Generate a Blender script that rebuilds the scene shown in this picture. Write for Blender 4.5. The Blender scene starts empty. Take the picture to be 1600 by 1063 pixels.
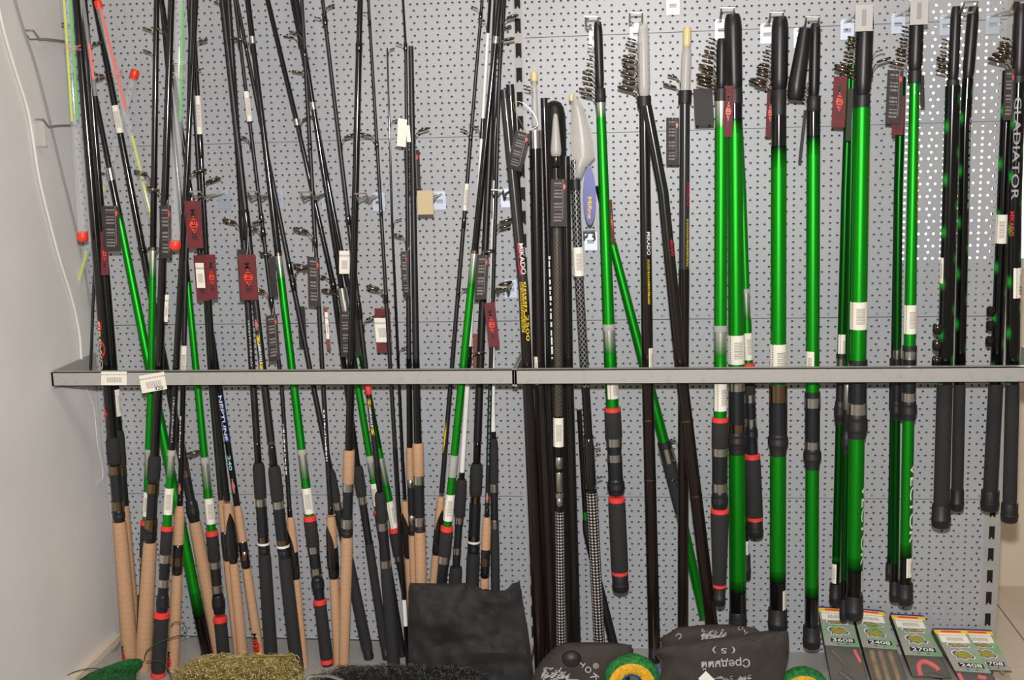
import bpy, bmesh, math, random
from mathutils import Vector, Matrix, noise
random.seed(7)
S = bpy.context.scene
COL = S.collection

# ------------------------------------------------------------------ camera, light, exposure
F = 1800.0
CAM = Vector((0.25763, -2.47251, 1.2056)); YAW, PIT, ROLL = -0.11642, -0.17796, -0.0294
FW = Vector((math.sin(YAW)*math.cos(PIT), math.cos(YAW)*math.cos(PIT), math.sin(PIT)))
RI = Vector((math.cos(YAW), -math.sin(YAW), 0)); UP = RI.cross(FW)
RI, UP = RI*math.cos(ROLL)+UP*math.sin(ROLL), -RI*math.sin(ROLL)+UP*math.cos(ROLL)
cd = bpy.data.cameras.new('camera'); cam = bpy.data.objects.new('camera', cd); COL.objects.link(cam)
cd.sensor_width = 36; cd.lens = F/1600*36; cd.clip_start = .05
cam.matrix_world = Matrix(((RI.x, UP.x, -FW.x, CAM.x), (RI.y, UP.y, -FW.y, CAM.y), (RI.z, UP.z, -FW.z, CAM.z), (0, 0, 0, 1)))
S.camera = cam
w = bpy.data.worlds.new('world'); S.world = w; w.use_nodes = True
w.node_tree.nodes['Background'].inputs[0].default_value = (1, .86, .70, 1)
w.node_tree.nodes['Background'].inputs[1].default_value = .24
def lamp(name, kind, loc, power, col, **k):
    d = bpy.data.lights.new(name, kind); d.energy = power; d.color = col
    for a, b in k.items(): setattr(d, a, b)
    o = bpy.data.objects.new(name, d); COL.objects.link(o); o.location = loc; return o
fl_ = lamp('camera_flash', 'SPOT', CAM+UP*.13, 182, (1, .985, .985), shadow_soft_size=.022, spot_size=math.radians(100), spot_blend=.85)
fl_.matrix_world = Matrix.Translation(CAM+UP*.13) @ cam.matrix_world.to_3x3().to_4x4()
o = lamp('ceiling_lamp', 'AREA', (.2, -1.5, 2.5), 15, (1, .88, .74), shape='RECTANGLE', size=1.4, size_y=.5)
S.view_settings.view_transform = 'Standard'; S.view_settings.look = 'None'
S.view_settings.exposure = 0.0; S.view_settings.gamma = 1; S.view_settings.use_curve_mapping = False

def ray(px, py): return FW*F+RI*(px-800)-UP*(py-531.5)
def at(px, py, Y): d = ray(px, py); return CAM+d*((Y-CAM.y)/d.y)
def at_z(px, py, Z): d = ray(px, py); return CAM+d*((Z-CAM.z)/d.z)
def at_x(px, py, X): d = ray(px, py); return CAM+d*((X-CAM.x)/d.x)
def pxm(P): return (P-CAM).dot(FW)/F          # metres per pixel at P
SH = .045                                     # top of the base shelf
RY = -.200                                    # front of the guard rail

# ------------------------------------------------------------------ materials
def lin(c):
    return tuple(((v/255)/12.92 if v/255 <= .04045 else ((v/255+.055)/1.055)**2.4) for v in c)+(1,)
M = {}
def nodes(name):
    m = bpy.data.materials.new(name); m.use_nodes = True; M[name] = m
    return m, m.node_tree, m.node_tree.nodes['Principled BSDF']
def mat(name, col, rough=.5, metal=0, noise=None, bump=None, emit=0, alpha=1, trans=0, spec=.5, coat=0):
    m, t, b = nodes(name); c = lin(col)
    b.inputs['Base Color'].default_value = c; b.inputs['Roughness'].default_value = rough
    b.inputs['Metallic'].default_value = metal; b.inputs['Specular IOR Level'].default_value = spec
    b.inputs['Coat Weight'].default_value = coat; b.inputs['Coat Roughness'].default_value = .08
    if emit: b.inputs['Emission Color'].default_value = c; b.inputs['Emission Strength'].default_value = emit
    b.inputs['Alpha'].default_value = alpha; b.inputs['Transmission Weight'].default_value = trans
    if noise or bump:
        tc = t.nodes.new('ShaderNodeTexCoord')
    if noise:                                # (scale, second colour, amount low, high)
        n = t.nodes.new('ShaderNodeTexNoise'); n.inputs['Scale'].default_value = noise[0]; n.inputs['Detail'].default_value = 5
        t.links.new(tc.outputs['Object'], n.inputs['Vector'])
        r = t.nodes.new('ShaderNodeMapRange'); r.inputs[1].default_value = noise[2]; r.inputs[2].default_value = noise[3]
        x = t.nodes.new('ShaderNodeMix'); x.data_type = 'RGBA'; x.inputs['A'].default_value = c; x.inputs['B'].default_value = lin(noise[1])
        t.links.new(n.outputs['Fac'], r.inputs[0]); t.links.new(r.outputs[0], x.inputs['Factor']); t.links.new(x.outputs['Result'], b.inputs['Base Color'])
    if bump:                                 # (scale, strength)
        n = t.nodes.new('ShaderNodeTexNoise'); n.inputs['Scale'].default_value = bump[0]; n.inputs['Detail'].default_value = 3
        t.links.new(tc.outputs['Object'], n.inputs['Vector'])
        u = t.nodes.new('ShaderNodeBump'); u.inputs['Strength'].default_value = bump[1]; u.inputs['Distance'].default_value = .002
        t.links.new(n.outputs['Fac'], u.inputs['Height']); t.links.new(u.outputs['Normal'], b.inputs['Normal'])
    return m
def uvmat(name, ca, cb, expr, rough=.4, metal=0, coat=0):
    """two colours mixed by a maths chain on the UV (metres on rods, 0-1 on cards)"""
    m, t, b = nodes(name)
    b.inputs['Roughness'].default_value = rough; b.inputs['Metallic'].default_value = metal; b.inputs['Coat Weight'].default_value = coat
    uv = t.nodes.new('ShaderNodeUVMap'); s = t.nodes.new('ShaderNodeSeparateXYZ'); t.links.new(uv.outputs[0], s.inputs[0])
    def op(k, a, c=None):
        n = t.nodes.new('ShaderNodeMath'); n.operation = k
        for i, v in enumerate((a, c)):
            if v is None: continue
            if isinstance(v, (int, float)): n.inputs[i].default_value = v
            else: t.links.new(v, n.inputs[i])
        return n.outputs[0]
    f = expr(op, s.outputs[0], s.outputs[1])
    x = t.nodes.new('ShaderNodeMix'); x.data_type = 'RGBA'; x.inputs['A'].default_value = lin(ca); x.inputs['B'].default_value = lin(cb)
    t.links.new(f, x.inputs['Factor']); t.links.new(x.outputs['Result'], b.inputs['Base Color'])
    return m
mat('panel', (174, 175, 177), .42, .0, noise=(3, (167, 169, 173), .4, .6), spec=.6)
mat('panel_back', (150, 152, 155), .6)
mat('steel_grey', (166, 164, 159), .45, noise=(60, (154, 151, 144), .55, .75), spec=.5)
mat('wall_paint', (232, 228, 224), .85, bump=(25, .12), noise=(4, (225, 221, 218), .4, .7))
mat('wall_far', (228, 214, 192), .8, noise=(3, (220, 206, 186), .4, .7))
mat('tile', (222, 208, 188), .35, noise=(6, (212, 198, 180), .4, .7)); mat('grout', (120, 110, 100), .9)
mat('daylight', (255, 252, 245), .5, emit=2.6); mat('frame_white', (230, 228, 222), .5)
mat('black_gloss', (14, 12, 14), .16, coat=.4); mat('black_matte', (27, 26, 27), .4, noise=(40, (22, 21, 22), .4, .6))
mat('brown_gloss', (27, 19, 16), .2, coat=.3)
mat('white_blank', (232, 230, 224), .3); mat('foam', (36, 35, 36), .85, noise=(400, (44, 43, 44), .4, .7), bump=(900, .5))
mat('rubber', (32, 31, 32), .5, bump=(200, .1)); mat('seat_black', (28, 29, 33), .38); mat('seat_gloss', (26, 24, 25), .12, coat=.5)
mat('cork', (190, 150, 115), .75, noise=(420, (168, 128, 94), .5, .8), bump=(500, .25))
t_ = M['cork'].node_tree; pb = t_.nodes['Principled BSDF']; src = pb.inputs['Base Color'].links[0].from_socket
uv_ = t_.nodes.new('ShaderNodeUVMap'); sp_ = t_.nodes.new('ShaderNodeSeparateXYZ'); w1 = t_.nodes.new('ShaderNodeMath'); w1.operation = 'PINGPONG'; w1.inputs[1].default_value = .0065
w2 = t_.nodes.new('ShaderNodeMath'); w2.operation = 'LESS_THAN'; w2.inputs[1].default_value = .00035; w3 = t_.nodes.new('ShaderNodeMath'); w3.operation = 'MULTIPLY'; w3.inputs[1].default_value = .35
mx = t_.nodes.new('ShaderNodeMix'); mx.data_type = 'RGBA'; mx.inputs['B'].default_value = lin((120, 86, 60))
t_.links.new(uv_.outputs[0], sp_.inputs[0]); t_.links.new(sp_.outputs[1], w1.inputs[0]); t_.links.new(w1.outputs[0], w2.inputs[0]); t_.links.new(w2.outputs[0], w3.inputs[0])
t_.links.new(w3.outputs[0], mx.inputs['Factor']); t_.links.new(src, mx.inputs['A']); t_.links.new(mx.outputs['Result'], pb.inputs['Base Color'])
mat('silver', (214, 210, 204), .25, 1); mat('bronze', (150, 128, 100), .25, 1); mat('zinc', (186, 194, 206), .5, .7)
mat('wire', (196, 188, 172), .3, .9); mat('guide_metal', (132, 120, 104), .2, .95); mat('chrome', (225, 222, 218), .12, 1)
mat('red_ring', (232, 62, 56), .45); mat('red_cap', (238, 62, 24), .4); mat('paper', (236, 230, 218), .7)
mat('cream_plastic', (226, 206, 150), .4); mat('grey_card', (52, 48, 48), .6, spec=.3); mat('maroon', (112, 46, 50), .65, noise=(8, (92, 36, 40), .4, .65), spec=.3)
mat('rust_card', (126, 62, 48), .5); mat('logo_red', (236, 66, 40), .4); mat('ink', (22, 20, 24), .5); mat('ink_white', (238, 236, 232), .5)
mat('ink_yellow', (228, 196, 24), .5); mat('ink_blue', (40, 96, 190), .5); mat('ink_cyan', (150, 225, 232), .5); mat('ink_red', (214, 34, 52), .45)
mat('ink_orange', (226, 130, 30), .5); mat('ink_teal', (70, 130, 120), .5); mat('ink_grey', (150, 146, 150), .5)
mat('tip_yellow', (206, 226, 40), .4); mat('tip_green', (70, 200, 70), .4); mat('tip_orange', (255, 84, 44), .4)
mat('thread_pink', (232, 150, 150), .6); mat('thread_white', (236, 226, 200), .6); mat('cord_white', (226, 222, 214), .5); mat('cord_grey', (150, 146, 140), .5)
mat('cloth_black', (40, 38, 38), .8, noise=(14, (34, 32, 33), .4, .65), bump=(500, .25)); mat('cloth_brown', (60, 54, 49), .85, noise=(90, (56, 50, 45), .4, .65), bump=(600, .35))
mat('print_grey', (176, 172, 168), .8); mat('blue_card', (66, 66, 150), .4, noise=(30, (96, 60, 110), .5, .7))
mat('gold_wire', (158, 140, 84), .45, .5); mat('black_net', (30, 27, 24), .5); mat('green_net', (38, 78, 44), .7, noise=(220, (22, 46, 26), .45, .6), bump=(400, .6))
mat('yarn_green', (34, 130, 60), .7, noise=(160, (20, 90, 30), .4, .6), bump=(250, .9)); mat('yarn_yellow', (236, 176, 24), .7, noise=(160, (200, 150, 20), .4, .6), bump=(250, .9))
mat('yarn_blue', (30, 130, 180), .7, noise=(160, (20, 90, 130), .4, .6), bump=(250, .9)); mat('blue_cloth', (84, 96, 150), .8)
mat('wood_tan', (150, 118, 66), .5, noise=(40, (120, 92, 50), .4, .6)); mat('red_plastic', (226, 84, 80), .4); mat('olive', (70, 60, 42), .5, noise=(60, (60, 54, 36), .4, .6))
mat('holo', (176, 178, 168), .3, .3, noise=(16, (120, 190, 120), .5, .68)); mat('card_yellow', (240, 196, 30), .4); mat('card_blue', (56, 50, 140), .4)
mat('glyph_green', (150, 156, 44), .5, noise=(60, (170, 134, 50), .45, .6)); mat('glyph_violet', (74, 56, 128), .5)
mat('plate_brown', (190, 170, 130), .45); mat('shade_black', (16, 16, 18), .8)
mat('clear', (235, 238, 240), .06, alpha=.15, spec=.8); mat('clear_frost', (214, 210, 204), .35, alpha=.52, spec=.6); mat('clear_film', (230, 232, 232), .12, alpha=.10, spec=.8)
mat('plate_white', (196, 192, 188), .4, alpha=.85)
uvmat('green', (26, 168, 32), (20, 146, 26), lambda op, u, v: op('SINE', op('MULTIPLY', v, 2600)), .40, .8, .12)
uvmat('green_dark', (10, 92, 18), (8, 74, 14), lambda op, u, v: op('SINE', op('MULTIPLY', v, 2600)), .36, .8)
uvmat('weave', (34, 32, 34), (74, 70, 72), lambda op, u, v: op('GREATER_THAN', op('MULTIPLY', op('SINE', op('MULTIPLY', u, 1500)), op('SINE', op('MULTIPLY', v, 1500))), .15), .28, .2, .3)
uvmat('carbon', (26, 22, 21), (40, 35, 33), lambda op, u, v: op('GREATER_THAN', op('SINE', op('MULTIPLY', v, 2500)), 0), .22, .2, .4)
uvmat('dots', (86, 80, 74), (22, 20, 20), lambda op, u, v: op('GREATER_THAN', op('MULTIPLY', op('SINE', op('MULTIPLY', u, 700)), op('SINE', op('MULTIPLY', v, 700))), .4), .3, .2, .3)
uvmat('lattice', (26, 24, 26), (150, 146, 146), lambda op, u, v: op('GREATER_THAN', op('MAXIMUM', op('SINE', op('ADD', op('MULTIPLY', u, 560), op('MULTIPLY', v, 560))), op('SINE', op('SUBTRACT', op('MULTIPLY', u, 560), op('MULTIPLY', v, 560)))), .86), .3, .2, .3)
uvmat('diamonds', (40, 34, 34), (216, 208, 200), lambda op, u, v: op('GREATER_THAN', op('MULTIPLY', op('SINE', op('ADD', op('MULTIPLY', u, 470), op('MULTIPLY', v, 470))), op('SINE', op('SUBTRACT', op('MULTIPLY', u, 470), op('MULTIPLY', v, 470)))), .25), .3, .3)
uvmat('spots', (10, 10, 12), (26, 190, 48), lambda op, u, v: op('POWER', op('MAXIMUM', op('MULTIPLY', op('SINE', op('MULTIPLY', u, 130)), op('SINE', op('MULTIPLY', v, 62))), 0.0), 6.0), .16, .3, .4)
def barcode(op, u, v):
    bars = op('GREATER_THAN', op('SINE', op('ADD', op('MULTIPLY', v, 190), op('MULTIPLY', op('SINE', op('MULTIPLY', v, 41)), 2))), .1)
    box = op('MULTIPLY', op('MULTIPLY', op('GREATER_THAN', v, .22), op('LESS_THAN', v, .82)), op('MULTIPLY', op('GREATER_THAN', u, .42), op('LESS_THAN', u, .8)))
    rows = op('MULTIPLY', op('GREATER_THAN', op('SINE', op('MULTIPLY', v, 90)), -.2), op('MULTIPLY', op('GREATER_THAN', u, .18), op('LESS_THAN', u, .26)))
    return op('MULTIPLY', op('MAXIMUM', op('MULTIPLY', bars, box), rows), .75)
uvmat('price_label', (236, 230, 216), (70, 62, 60), barcode, .7)
uvmat('price_label_flat', (236, 230, 216), (80, 70, 66), lambda op, u, v: barcode(op, v, u), .7)
def table(op, u, v):
    rows = op('GREATER_THAN', op('SINE', op('MULTIPLY', v, 88)), .0)
    groups = op('GREATER_THAN', op('SINE', op('MULTIPLY', v, 25)), -.6)
    cols = op('GREATER_THAN', op('SINE', op('MULTIPLY', u, 70)), -.1)
    box = op('MULTIPLY', op('MULTIPLY', op('GREATER_THAN', u, .2), op('LESS_THAN', u, .68)), op('MULTIPLY', op('GREATER_THAN', v, .06), op('LESS_THAN', v, .9)))
    line = op('MULTIPLY', op('MULTIPLY', op('GREATER_THAN', u, .74), op('LESS_THAN', u, .78)), op('MULTIPLY', op('GREATER_THAN', op('SINE', op('MULTIPLY', v, 160)), -.3), op('LESS_THAN', v, .86)))
    return op('MULTIPLY', op('MAXIMUM', op('MULTIPLY', op('MULTIPLY', rows, groups), op('MULTIPLY', cols, box)), line), .55)
uvmat('table_card', (46, 38, 36), (200, 196, 192), table, .65)
m, t, b = nodes('fade'); a = t.nodes.new('ShaderNodeVertexColor'); a.layer_name = 'Col'
t.links.new(a.outputs[0], b.inputs['Base Color']); b.inputs['Metallic'].default_value = .8; b.inputs['Roughness'].default_value = .33

# ------------------------------------------------------------------ mesh helpers
def link(name, me, material, parent=None, smooth=True, loc=None):
    if material: me.materials.append(M[material])
    if smooth:
        for p in me.polygons: p.use_smooth = True
        me.set_sharp_from_angle(angle=math.radians(38))
    o = bpy.data.objects.new(name, me); COL.objects.link(o)
    if parent is not None: o.parent = parent
    if loc is not None: o.location = loc
    return o
def mesh(name, vs, fs, material, parent=None, org=None, smooth=False, uvs=None):
    org = org if org is not None else Vector()
    me = bpy.data.meshes.new(name); me.from_pydata([tuple(Vector(v)-org) for v in vs], [], fs)
    if uvs:
        l = me.uv_layers.new(name='UVMap')
        for lp in me.loops: l.data[lp.index].uv = uvs[lp.vertex_index]
    me.update()
    return link(name, me, material, parent, smooth)
def thing(name, label, cat, loc, group=None):
    o = bpy.data.objects.new(name, None); COL.objects.link(o); o.location = loc; o.empty_display_size = .02
    tag_(o, label, cat, group); return o
def tag_(o, label, cat, group=None):
    o['label'] = label; o['category'] = cat
    if group: o['group'] = group
    return o
def struct(o): o['kind'] = 'structure'; return o
def box(a, b):
    (x0, y0, z0), (x1, y1, z1) = a, b
    v = [(x, y, z) for z in (z0, z1) for y in (y0, y1) for x in (x0, x1)]
    return v, [(0, 2, 3, 1), (4, 5, 7, 6), (0, 1, 5, 4), (2, 6, 7, 3), (0, 4, 6, 2), (1, 3, 7, 5)]
def boxes(lst):
    V, Fc = [], []
    for a, b in lst:
        v, f = box(a, b); n = len(V); V += v; Fc += [tuple(i+n for i in q) for q in f]
    return V, Fc
def tube_geo(pts, r, n=6, closed=False):
    pts = [Vector(p) for p in pts]; V, Fc = [], []; N = len(pts); prev = None
    for i, p in enumerate(pts):
        if closed: d = pts[(i+1) % N]-pts[i-1]
        else: d = pts[min(i+1, N-1)]-pts[max(i-1, 0)]
        d.normalize()
        if prev is None: prev = d.orthogonal().normalized()
        x = (prev-d*prev.dot(d)); x = x.normalized() if x.length > 1e-6 else d.orthogonal().normalized(); prev = x; y = d.cross(x)
        rr = r[i] if isinstance(r, (list, tuple)) else r
        V += [p+(x*math.cos(6.2832*k/n)+y*math.sin(6.2832*k/n))*rr for k in range(n)]
    for i in range(N if closed else N-1):
        j = (i+1) % N
        Fc += [(i*n+k, i*n+(k+1) % n, j*n+(k+1) % n, j*n+k) for k in range(n)]
    if not closed: Fc += [tuple(range(n-1, -1, -1)), tuple((N-1)*n+k for k in range(n))]
    return V, Fc
def join(*geos):
    V, Fc = [], []
    for v, f in geos: n = len(V); V += list(v); Fc += [tuple(i+n for i in q) for q in f]
    return V, Fc
def tube(name, pts, r, material, parent=None, org=None, n=6, closed=False):
    v, f = tube_geo(pts, r, n, closed); return mesh(name, v, f, material, parent, org, True)
def smooth_path(pts, n=6):
    P = [Vector(p) for p in pts]; Q = [P[0]]+P+[P[-1]]; out = []
    for i in range(1, len(Q)-2):
        a, b, c, d = Q[i-1:i+3]
        for k in range(n):
            t = k/n; out.append(.5*((2*b)+(c-a)*t+(2*a-5*b+4*c-d)*t*t+(3*b-a-3*c+d)*t**3))
    return out+[P[-1]]

# text meshes, made once before anything else exists
TXT = {}
def make_texts(words):
    obs = []
    for wd in words:
        c = bpy.data.curves.new('text', 'FONT'); c.body = wd; c.align_x = 'CENTER'; c.align_y = 'CENTER'; c.resolution_u = 3; c.offset = .012
        ob = bpy.data.objects.new('text', c); COL.objects.link(ob); obs.append((wd, ob, c))
    dg = bpy.context.evaluated_depsgraph_get()
    for wd, ob, c in obs:
        me = bpy.data.meshes.new_from_object(ob.evaluated_get(dg)); bm = bmesh.new(); bm.from_mesh(me)
        xs = [v.co.x for v in bm.verts]; ys = [v.co.y for v in bm.verts]
        x0, x1, y0, y1 = min(xs), max(xs), min(ys), max(ys)
        for v in bm.verts: v.co.x = (v.co.x-x0)/(x1-x0)-.5; v.co.y = (v.co.y-y0)/(y1-y0)-.5; v.co.z = 0
        for k in range(1, 6):
            bmesh.ops.bisect_plane(bm, geom=bm.verts[:]+bm.edges[:]+bm.faces[:], plane_co=(0, k/6-.5, 0), plane_no=(0, 1, 0))
        bm.verts.ensure_lookup_table()
        TXT[wd] = ([(v.co.x, v.co.y) for v in bm.verts], [tuple(v.index for v in f.verts) for f in bm.faces])
        bm.free(); bpy.data.objects.remove(ob); bpy.data.meshes.remove(me); bpy.data.curves.remove(c)
make_texts(['MIFINE', 'MIKADO', 'GLADIATOR', 'VECTOR', 'FIREWOLF', 'NEPTUNE', '240', 'AMRAVALE', '2500', 'Средний', '( 5 )', 'T', 'O', 'K', '®',
            '3608', '2408', '2708', '320', '430', '1010', '329', 'Mifine', 'C'])

def dashes(n, seed, rows=1):
    """small print too fine to read: rows of ink strokes"""
    rd = random.Random(seed); vs, fs = [], []
    for r in range(rows):
        y0 = -.5+r/rows; x = -.5
        while x < .5:
            l = rd.uniform(.25, 1.1)/n; b = len(vs); h = rd.uniform(.45, .8)/rows
            vs += [(x, y0), (min(x+l, .5), y0), (min(x+l, .5), y0+h), (x, y0+h)]; fs.append((b, b+1, b+2, b+3)); x += l+rd.uniform(.15, .5)/n
    return vs, fs
RECT = ([(-.5, -.5), (.5, -.5), (.5, .5), (-.5, .5)], [(0, 1, 2, 3)])
FLAME = ([(-.5, .1), (-.2, .3), (.5, .5), (.05, .2), (.45, .1), (.1, 0), (.5, -.15), (.05, -.2), (.4, -.5), (-.2, -.3)], [(0, 1, 9), (1, 3, 7, 9), (1, 2, 3), (3, 4, 5), (3, 5, 7), (5, 6, 7), (7, 8, 9)])
# ------------------------------------------------------------------ the setting
def hole_panel(x0, x1, z0, z1, name, parent):
    """perforated sheet: rows 12.9 mm apart, every other row at 15 mm and at 25 mm, round holes with real depth, folded edges"""
    V, Fc = [], []; R = .0027; n = 8; th = .0011
    rows = max(1, round((z1-z0)/.0129)); rh = (z1-z0)/rows
    for r in range(rows):
        zc = z0+rh*(r+.5); pit = .0150 if r % 2 else .0250
        k = max(1, round((x1-x0)/pit)); cw = (x1-x0)/k
        for c in range(k):
            xc = x0+cw*(c+.5); b = len(V); a, h = cw/2, rh/2
            V += [(xc-a, 0, zc-h), (xc+a, 0, zc-h), (xc+a, 0, zc+h), (xc-a, 0, zc+h)]
            for i in range(n):
                t = 6.28318*(i+.5)/n-math.pi*.75-6.28318/16*2
                V.append((xc+R*math.cos(t), 0, zc+R*math.sin(t)))
            for i in range(n):
                t = 6.28318*(i+.5)/n-math.pi*.75-6.28318/16*2
                V.append((xc+R*math.cos(t), th, zc+R*math.sin(t)))
            q = [b+4+i for i in range(n)]; s = [b+12+i for i in range(n)]
            # verts start next to the lower left corner and run counter-clockwise, two per corner
            for ci in range(4):
                i0 = ci*2; i1 = ci*2+1; i2 = (ci*2+2) % 8
                Fc.append((b+ci, q[i1], q[i0])); Fc.append((b+ci, b+(ci+1) % 4, q[i2], q[i1]))
            for i in range(n): Fc.append((q[i], q[(i+1) % n], s[(i+1) % n], s[i]))
    for z in (z0, z1):
        b = len(V); V += [(x0, 0, z), (x1, 0, z), (x1, .012, z), (x0, .012, z)]; Fc.append((b, b+1, b+2, b+3))
    for x in (x0, x1):
        b = len(V); V += [(x, 0, z0), (x, 0, z1), (x, .012, z1), (x, .012, z0)]; Fc.append((b, b+1, b+2, b+3))
    return mesh(name, V, Fc, 'panel', parent)
wb = struct(bpy.data.objects.new('wall_back', None)); COL.objects.link(wb)
for (x0, x1, zs) in ((-.998, -.009, (.047, .4, .8, 1.2, 1.6, 2.0)), (.009, .982, (.040, .4, .8, 1.2, 1.4, 1.8, 2.0))):
    for a, b in zip(zs, zs[1:]): hole_panel(x0, x1, a+.0008, b-.0008, 'perforated_panel', wb)
for xs, zs in (((-.998, -.009), (.4, .8, 1.2, 1.6)), ((.009, .982), (.4, .8, 1.2, 1.4, 1.8))):
    for z in zs: mesh('seam_strip', *box((xs[0], .0125, z-.007), (xs[1], .0135, z+.007)), 'panel_back', wb)
# rear sheets of the double-sided stand; the upper right field is open to the room behind
for a, b in (((-1, .045, -.1), (.80, .047, 2.02)), ((.80, .045, -.1), (1.0, .047, .835))):
    mesh('rear_sheet', *box(a, b), 'panel_back', wb)
def upright(xc, wd):
    V, Fc = [], []; hw = .0062; z = -.1
    while z < 2.02:
        b = len(V); zs = (z, z+.010, z+.040, z+.050)
        for zz in zs: V += [(xc-wd/2, .001, zz), (xc-hw, .001, zz), (xc+hw, .001, zz), (xc+wd/2, .001, zz)]
        for r in range(3):
            for c in range(3):
                if r == 1 and c == 1: continue
                i = b+r*4+c; Fc.append((i, i+1, i+5, i+4))
        i = b+5; d = len(V); V += [(V[j][0], .035, V[j][2]) for j in (i, i+1, i+5, i+4)]
        for p, q, s, u in ((i, i+1, d+1, d), (i+1, i+5, d+2, d+1), (i+5, i+4, d+3, d+2), (i+4, i, d, d+3)): Fc.append((p, q, s, u))
        V += [(xc-.003, .003, z+.010), (xc+.003, .003, z+.010), (xc, .003, z+.015)]; n = len(V); Fc.append((n-3, n-2, n-1))
        z += .05
    v, f = boxes([((xc-wd/2, .0012, -.1), (xc-wd/2+.001, .042, 2.02)), ((xc+wd/2-.001, .0012, -.1), (xc+wd/2, .042, 2.02)), ((xc-wd/2, .036, -.1), (xc+wd/2, .042, 2.02))])
    n = len(V); V += v; Fc += [tuple(i+n for i in q) for q in f]
    post = mesh('upright_post', V, Fc, 'steel_grey', wb)
    mesh('slot_shade', *box((xc-wd/2+.002, .004, -.1), (xc+wd/2-.002, .0355, 2.02)), 'shade_black', post)  # black block standing in for the shade inside the hollow post
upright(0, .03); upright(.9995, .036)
struct(mesh('wall_left', *box((-1.06, -1.6, -.12), (-1.0005, .06, 2.5)), 'wall_paint'))
struct(mesh('wall_far', *box((.4, .8, -.12), (3.2, .86, 2.2)), 'wall_far'))
wn = struct(mesh('window_1', *boxes([((.70, .785, .80), (.73, .80, 1.95)), ((.73, .785, .80), (1.75, .80, .83)), ((1.72, .785, .83), (1.75, .80, 1.95)), ((.73, .785, 1.92), (1.75, .80, 1.95))]), 'frame_white'))
mesh('pane', *box((.73, .79, .83), (1.72, .798, 1.92)), 'daylight', wn)
struct(mesh('trim_1', *box((1.14, .78, -.12), (1.165, .80, .62)), 'frame_white'))
fl = struct(mesh('floor', *box((-1.06, -1.6, -.14), (3.2, .86, -.1215)), 'grout'))
k = 0
for i in range(6):
    for j in range(4):
        x, y = .62+i*.302, -.32+j*.302
        mesh('tile', *box((x, y, -.1215), (x+.298, min(y+.298, .80), -.119)), 'tile', fl)
# base shelf of the two bays, on a plinth
for x0, x1, z in ((-.997, -.002, SH), (.002, .982, SH-.004)):
    o = mesh('base_shelf', *boxes([((x0, -.46, z-.022), (x1, -.0005, z)), ((x0, -.44, -.1215), (x1, -.42, z-.022))]), 'steel_grey')
    tag_(o, 'grey steel base shelf under the left bay, carrying the cork-handled rods' if x0 < -.5 else 'grey steel base shelf under the right bay, carrying bags and boxed sets', 'shelf')
struct(mesh('trim_2', *box((-1.0, -.62, SH), (-.985, -.02, SH+.014)), 'wall_far'))

# guard rails
def rail(x0, x1, z0, h, label, ends):
    o = thing('guard_rail', label, 'rail', (x0, RY, z0))
    V, Fc = boxes([((x0, RY, z0), (x1, RY+.0018, z0+h)), ((x0, RY, z0+h-.0018), (x1, RY+.018, z0+h)), ((x0, RY, z0), (x1, RY+.018, z0+.0018))])
    mesh('bar', V, Fc, 'steel_grey', o, o.location)
    for x in ends:
        v = [(x, RY, z0-.004), (x, RY, z0+h+.002), (x, -.001, z0+h+.004), (x, -.001, z0-.03)]
        v += [(a+.004, b, c) for a, b, c in v]
        mesh('end_bracket', v, [(0, 1, 2, 3), (7, 6, 5, 4), (0, 4, 5, 1), (1, 5, 6, 2), (2, 6, 7, 3), (3, 7, 4, 0)], 'steel_grey', o, o.location)
    return o
def zof(px, py, Y): return at(px, py, Y).z
rail(-.997, -.0055, zof(430, 602.5, RY), .0305, 'grey steel guard rail in front of the cork-handled rods, with two price labels', (-.9965, -.0100))
rail(-.005, 1.06, zof(1200, 599.5, RY), .0305, 'grey steel guard rail in front of the hanging green telescopic rods', (-.0048, 1.04))

# ------------------------------------------------------------------ cables on the left wall
def wall_cable(label, pts, wpx, m, off=.006):
    P = smooth_path([at_x(x, y, -1.0005+off) for x, y in pts]); r = wpx/2*pxm(P[len(P)//2])
    o = tube('wall_cable', P, r, m, n=8); tag_(o, label, 'cable')
wall_cable('white cable hanging down the white side wall, thicker of the two', ((-8, -30), (2, 30), (20, 95), (42, 165), (50, 205), (60, 270), (70, 315), (92, 400), (112, 465), (124, 520), (127, 562)), 4.5, 'cord_white')
wall_cable('grey cable beside the white one, running down the side wall behind two hooks', ((18, -20), (35, 40), (55, 100), (72, 165), (84, 215), (95, 262), (108, 315), (122, 375), (135, 440), (150, 540)), 3.6, 'cord_grey')
wall_cable('thin white wire hanging below the guard rail on the side wall', ((135, 606), (147, 640), (152, 690), (160, 730), (160, 748), (152, 757)), 1.6, 'cord_white')

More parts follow.
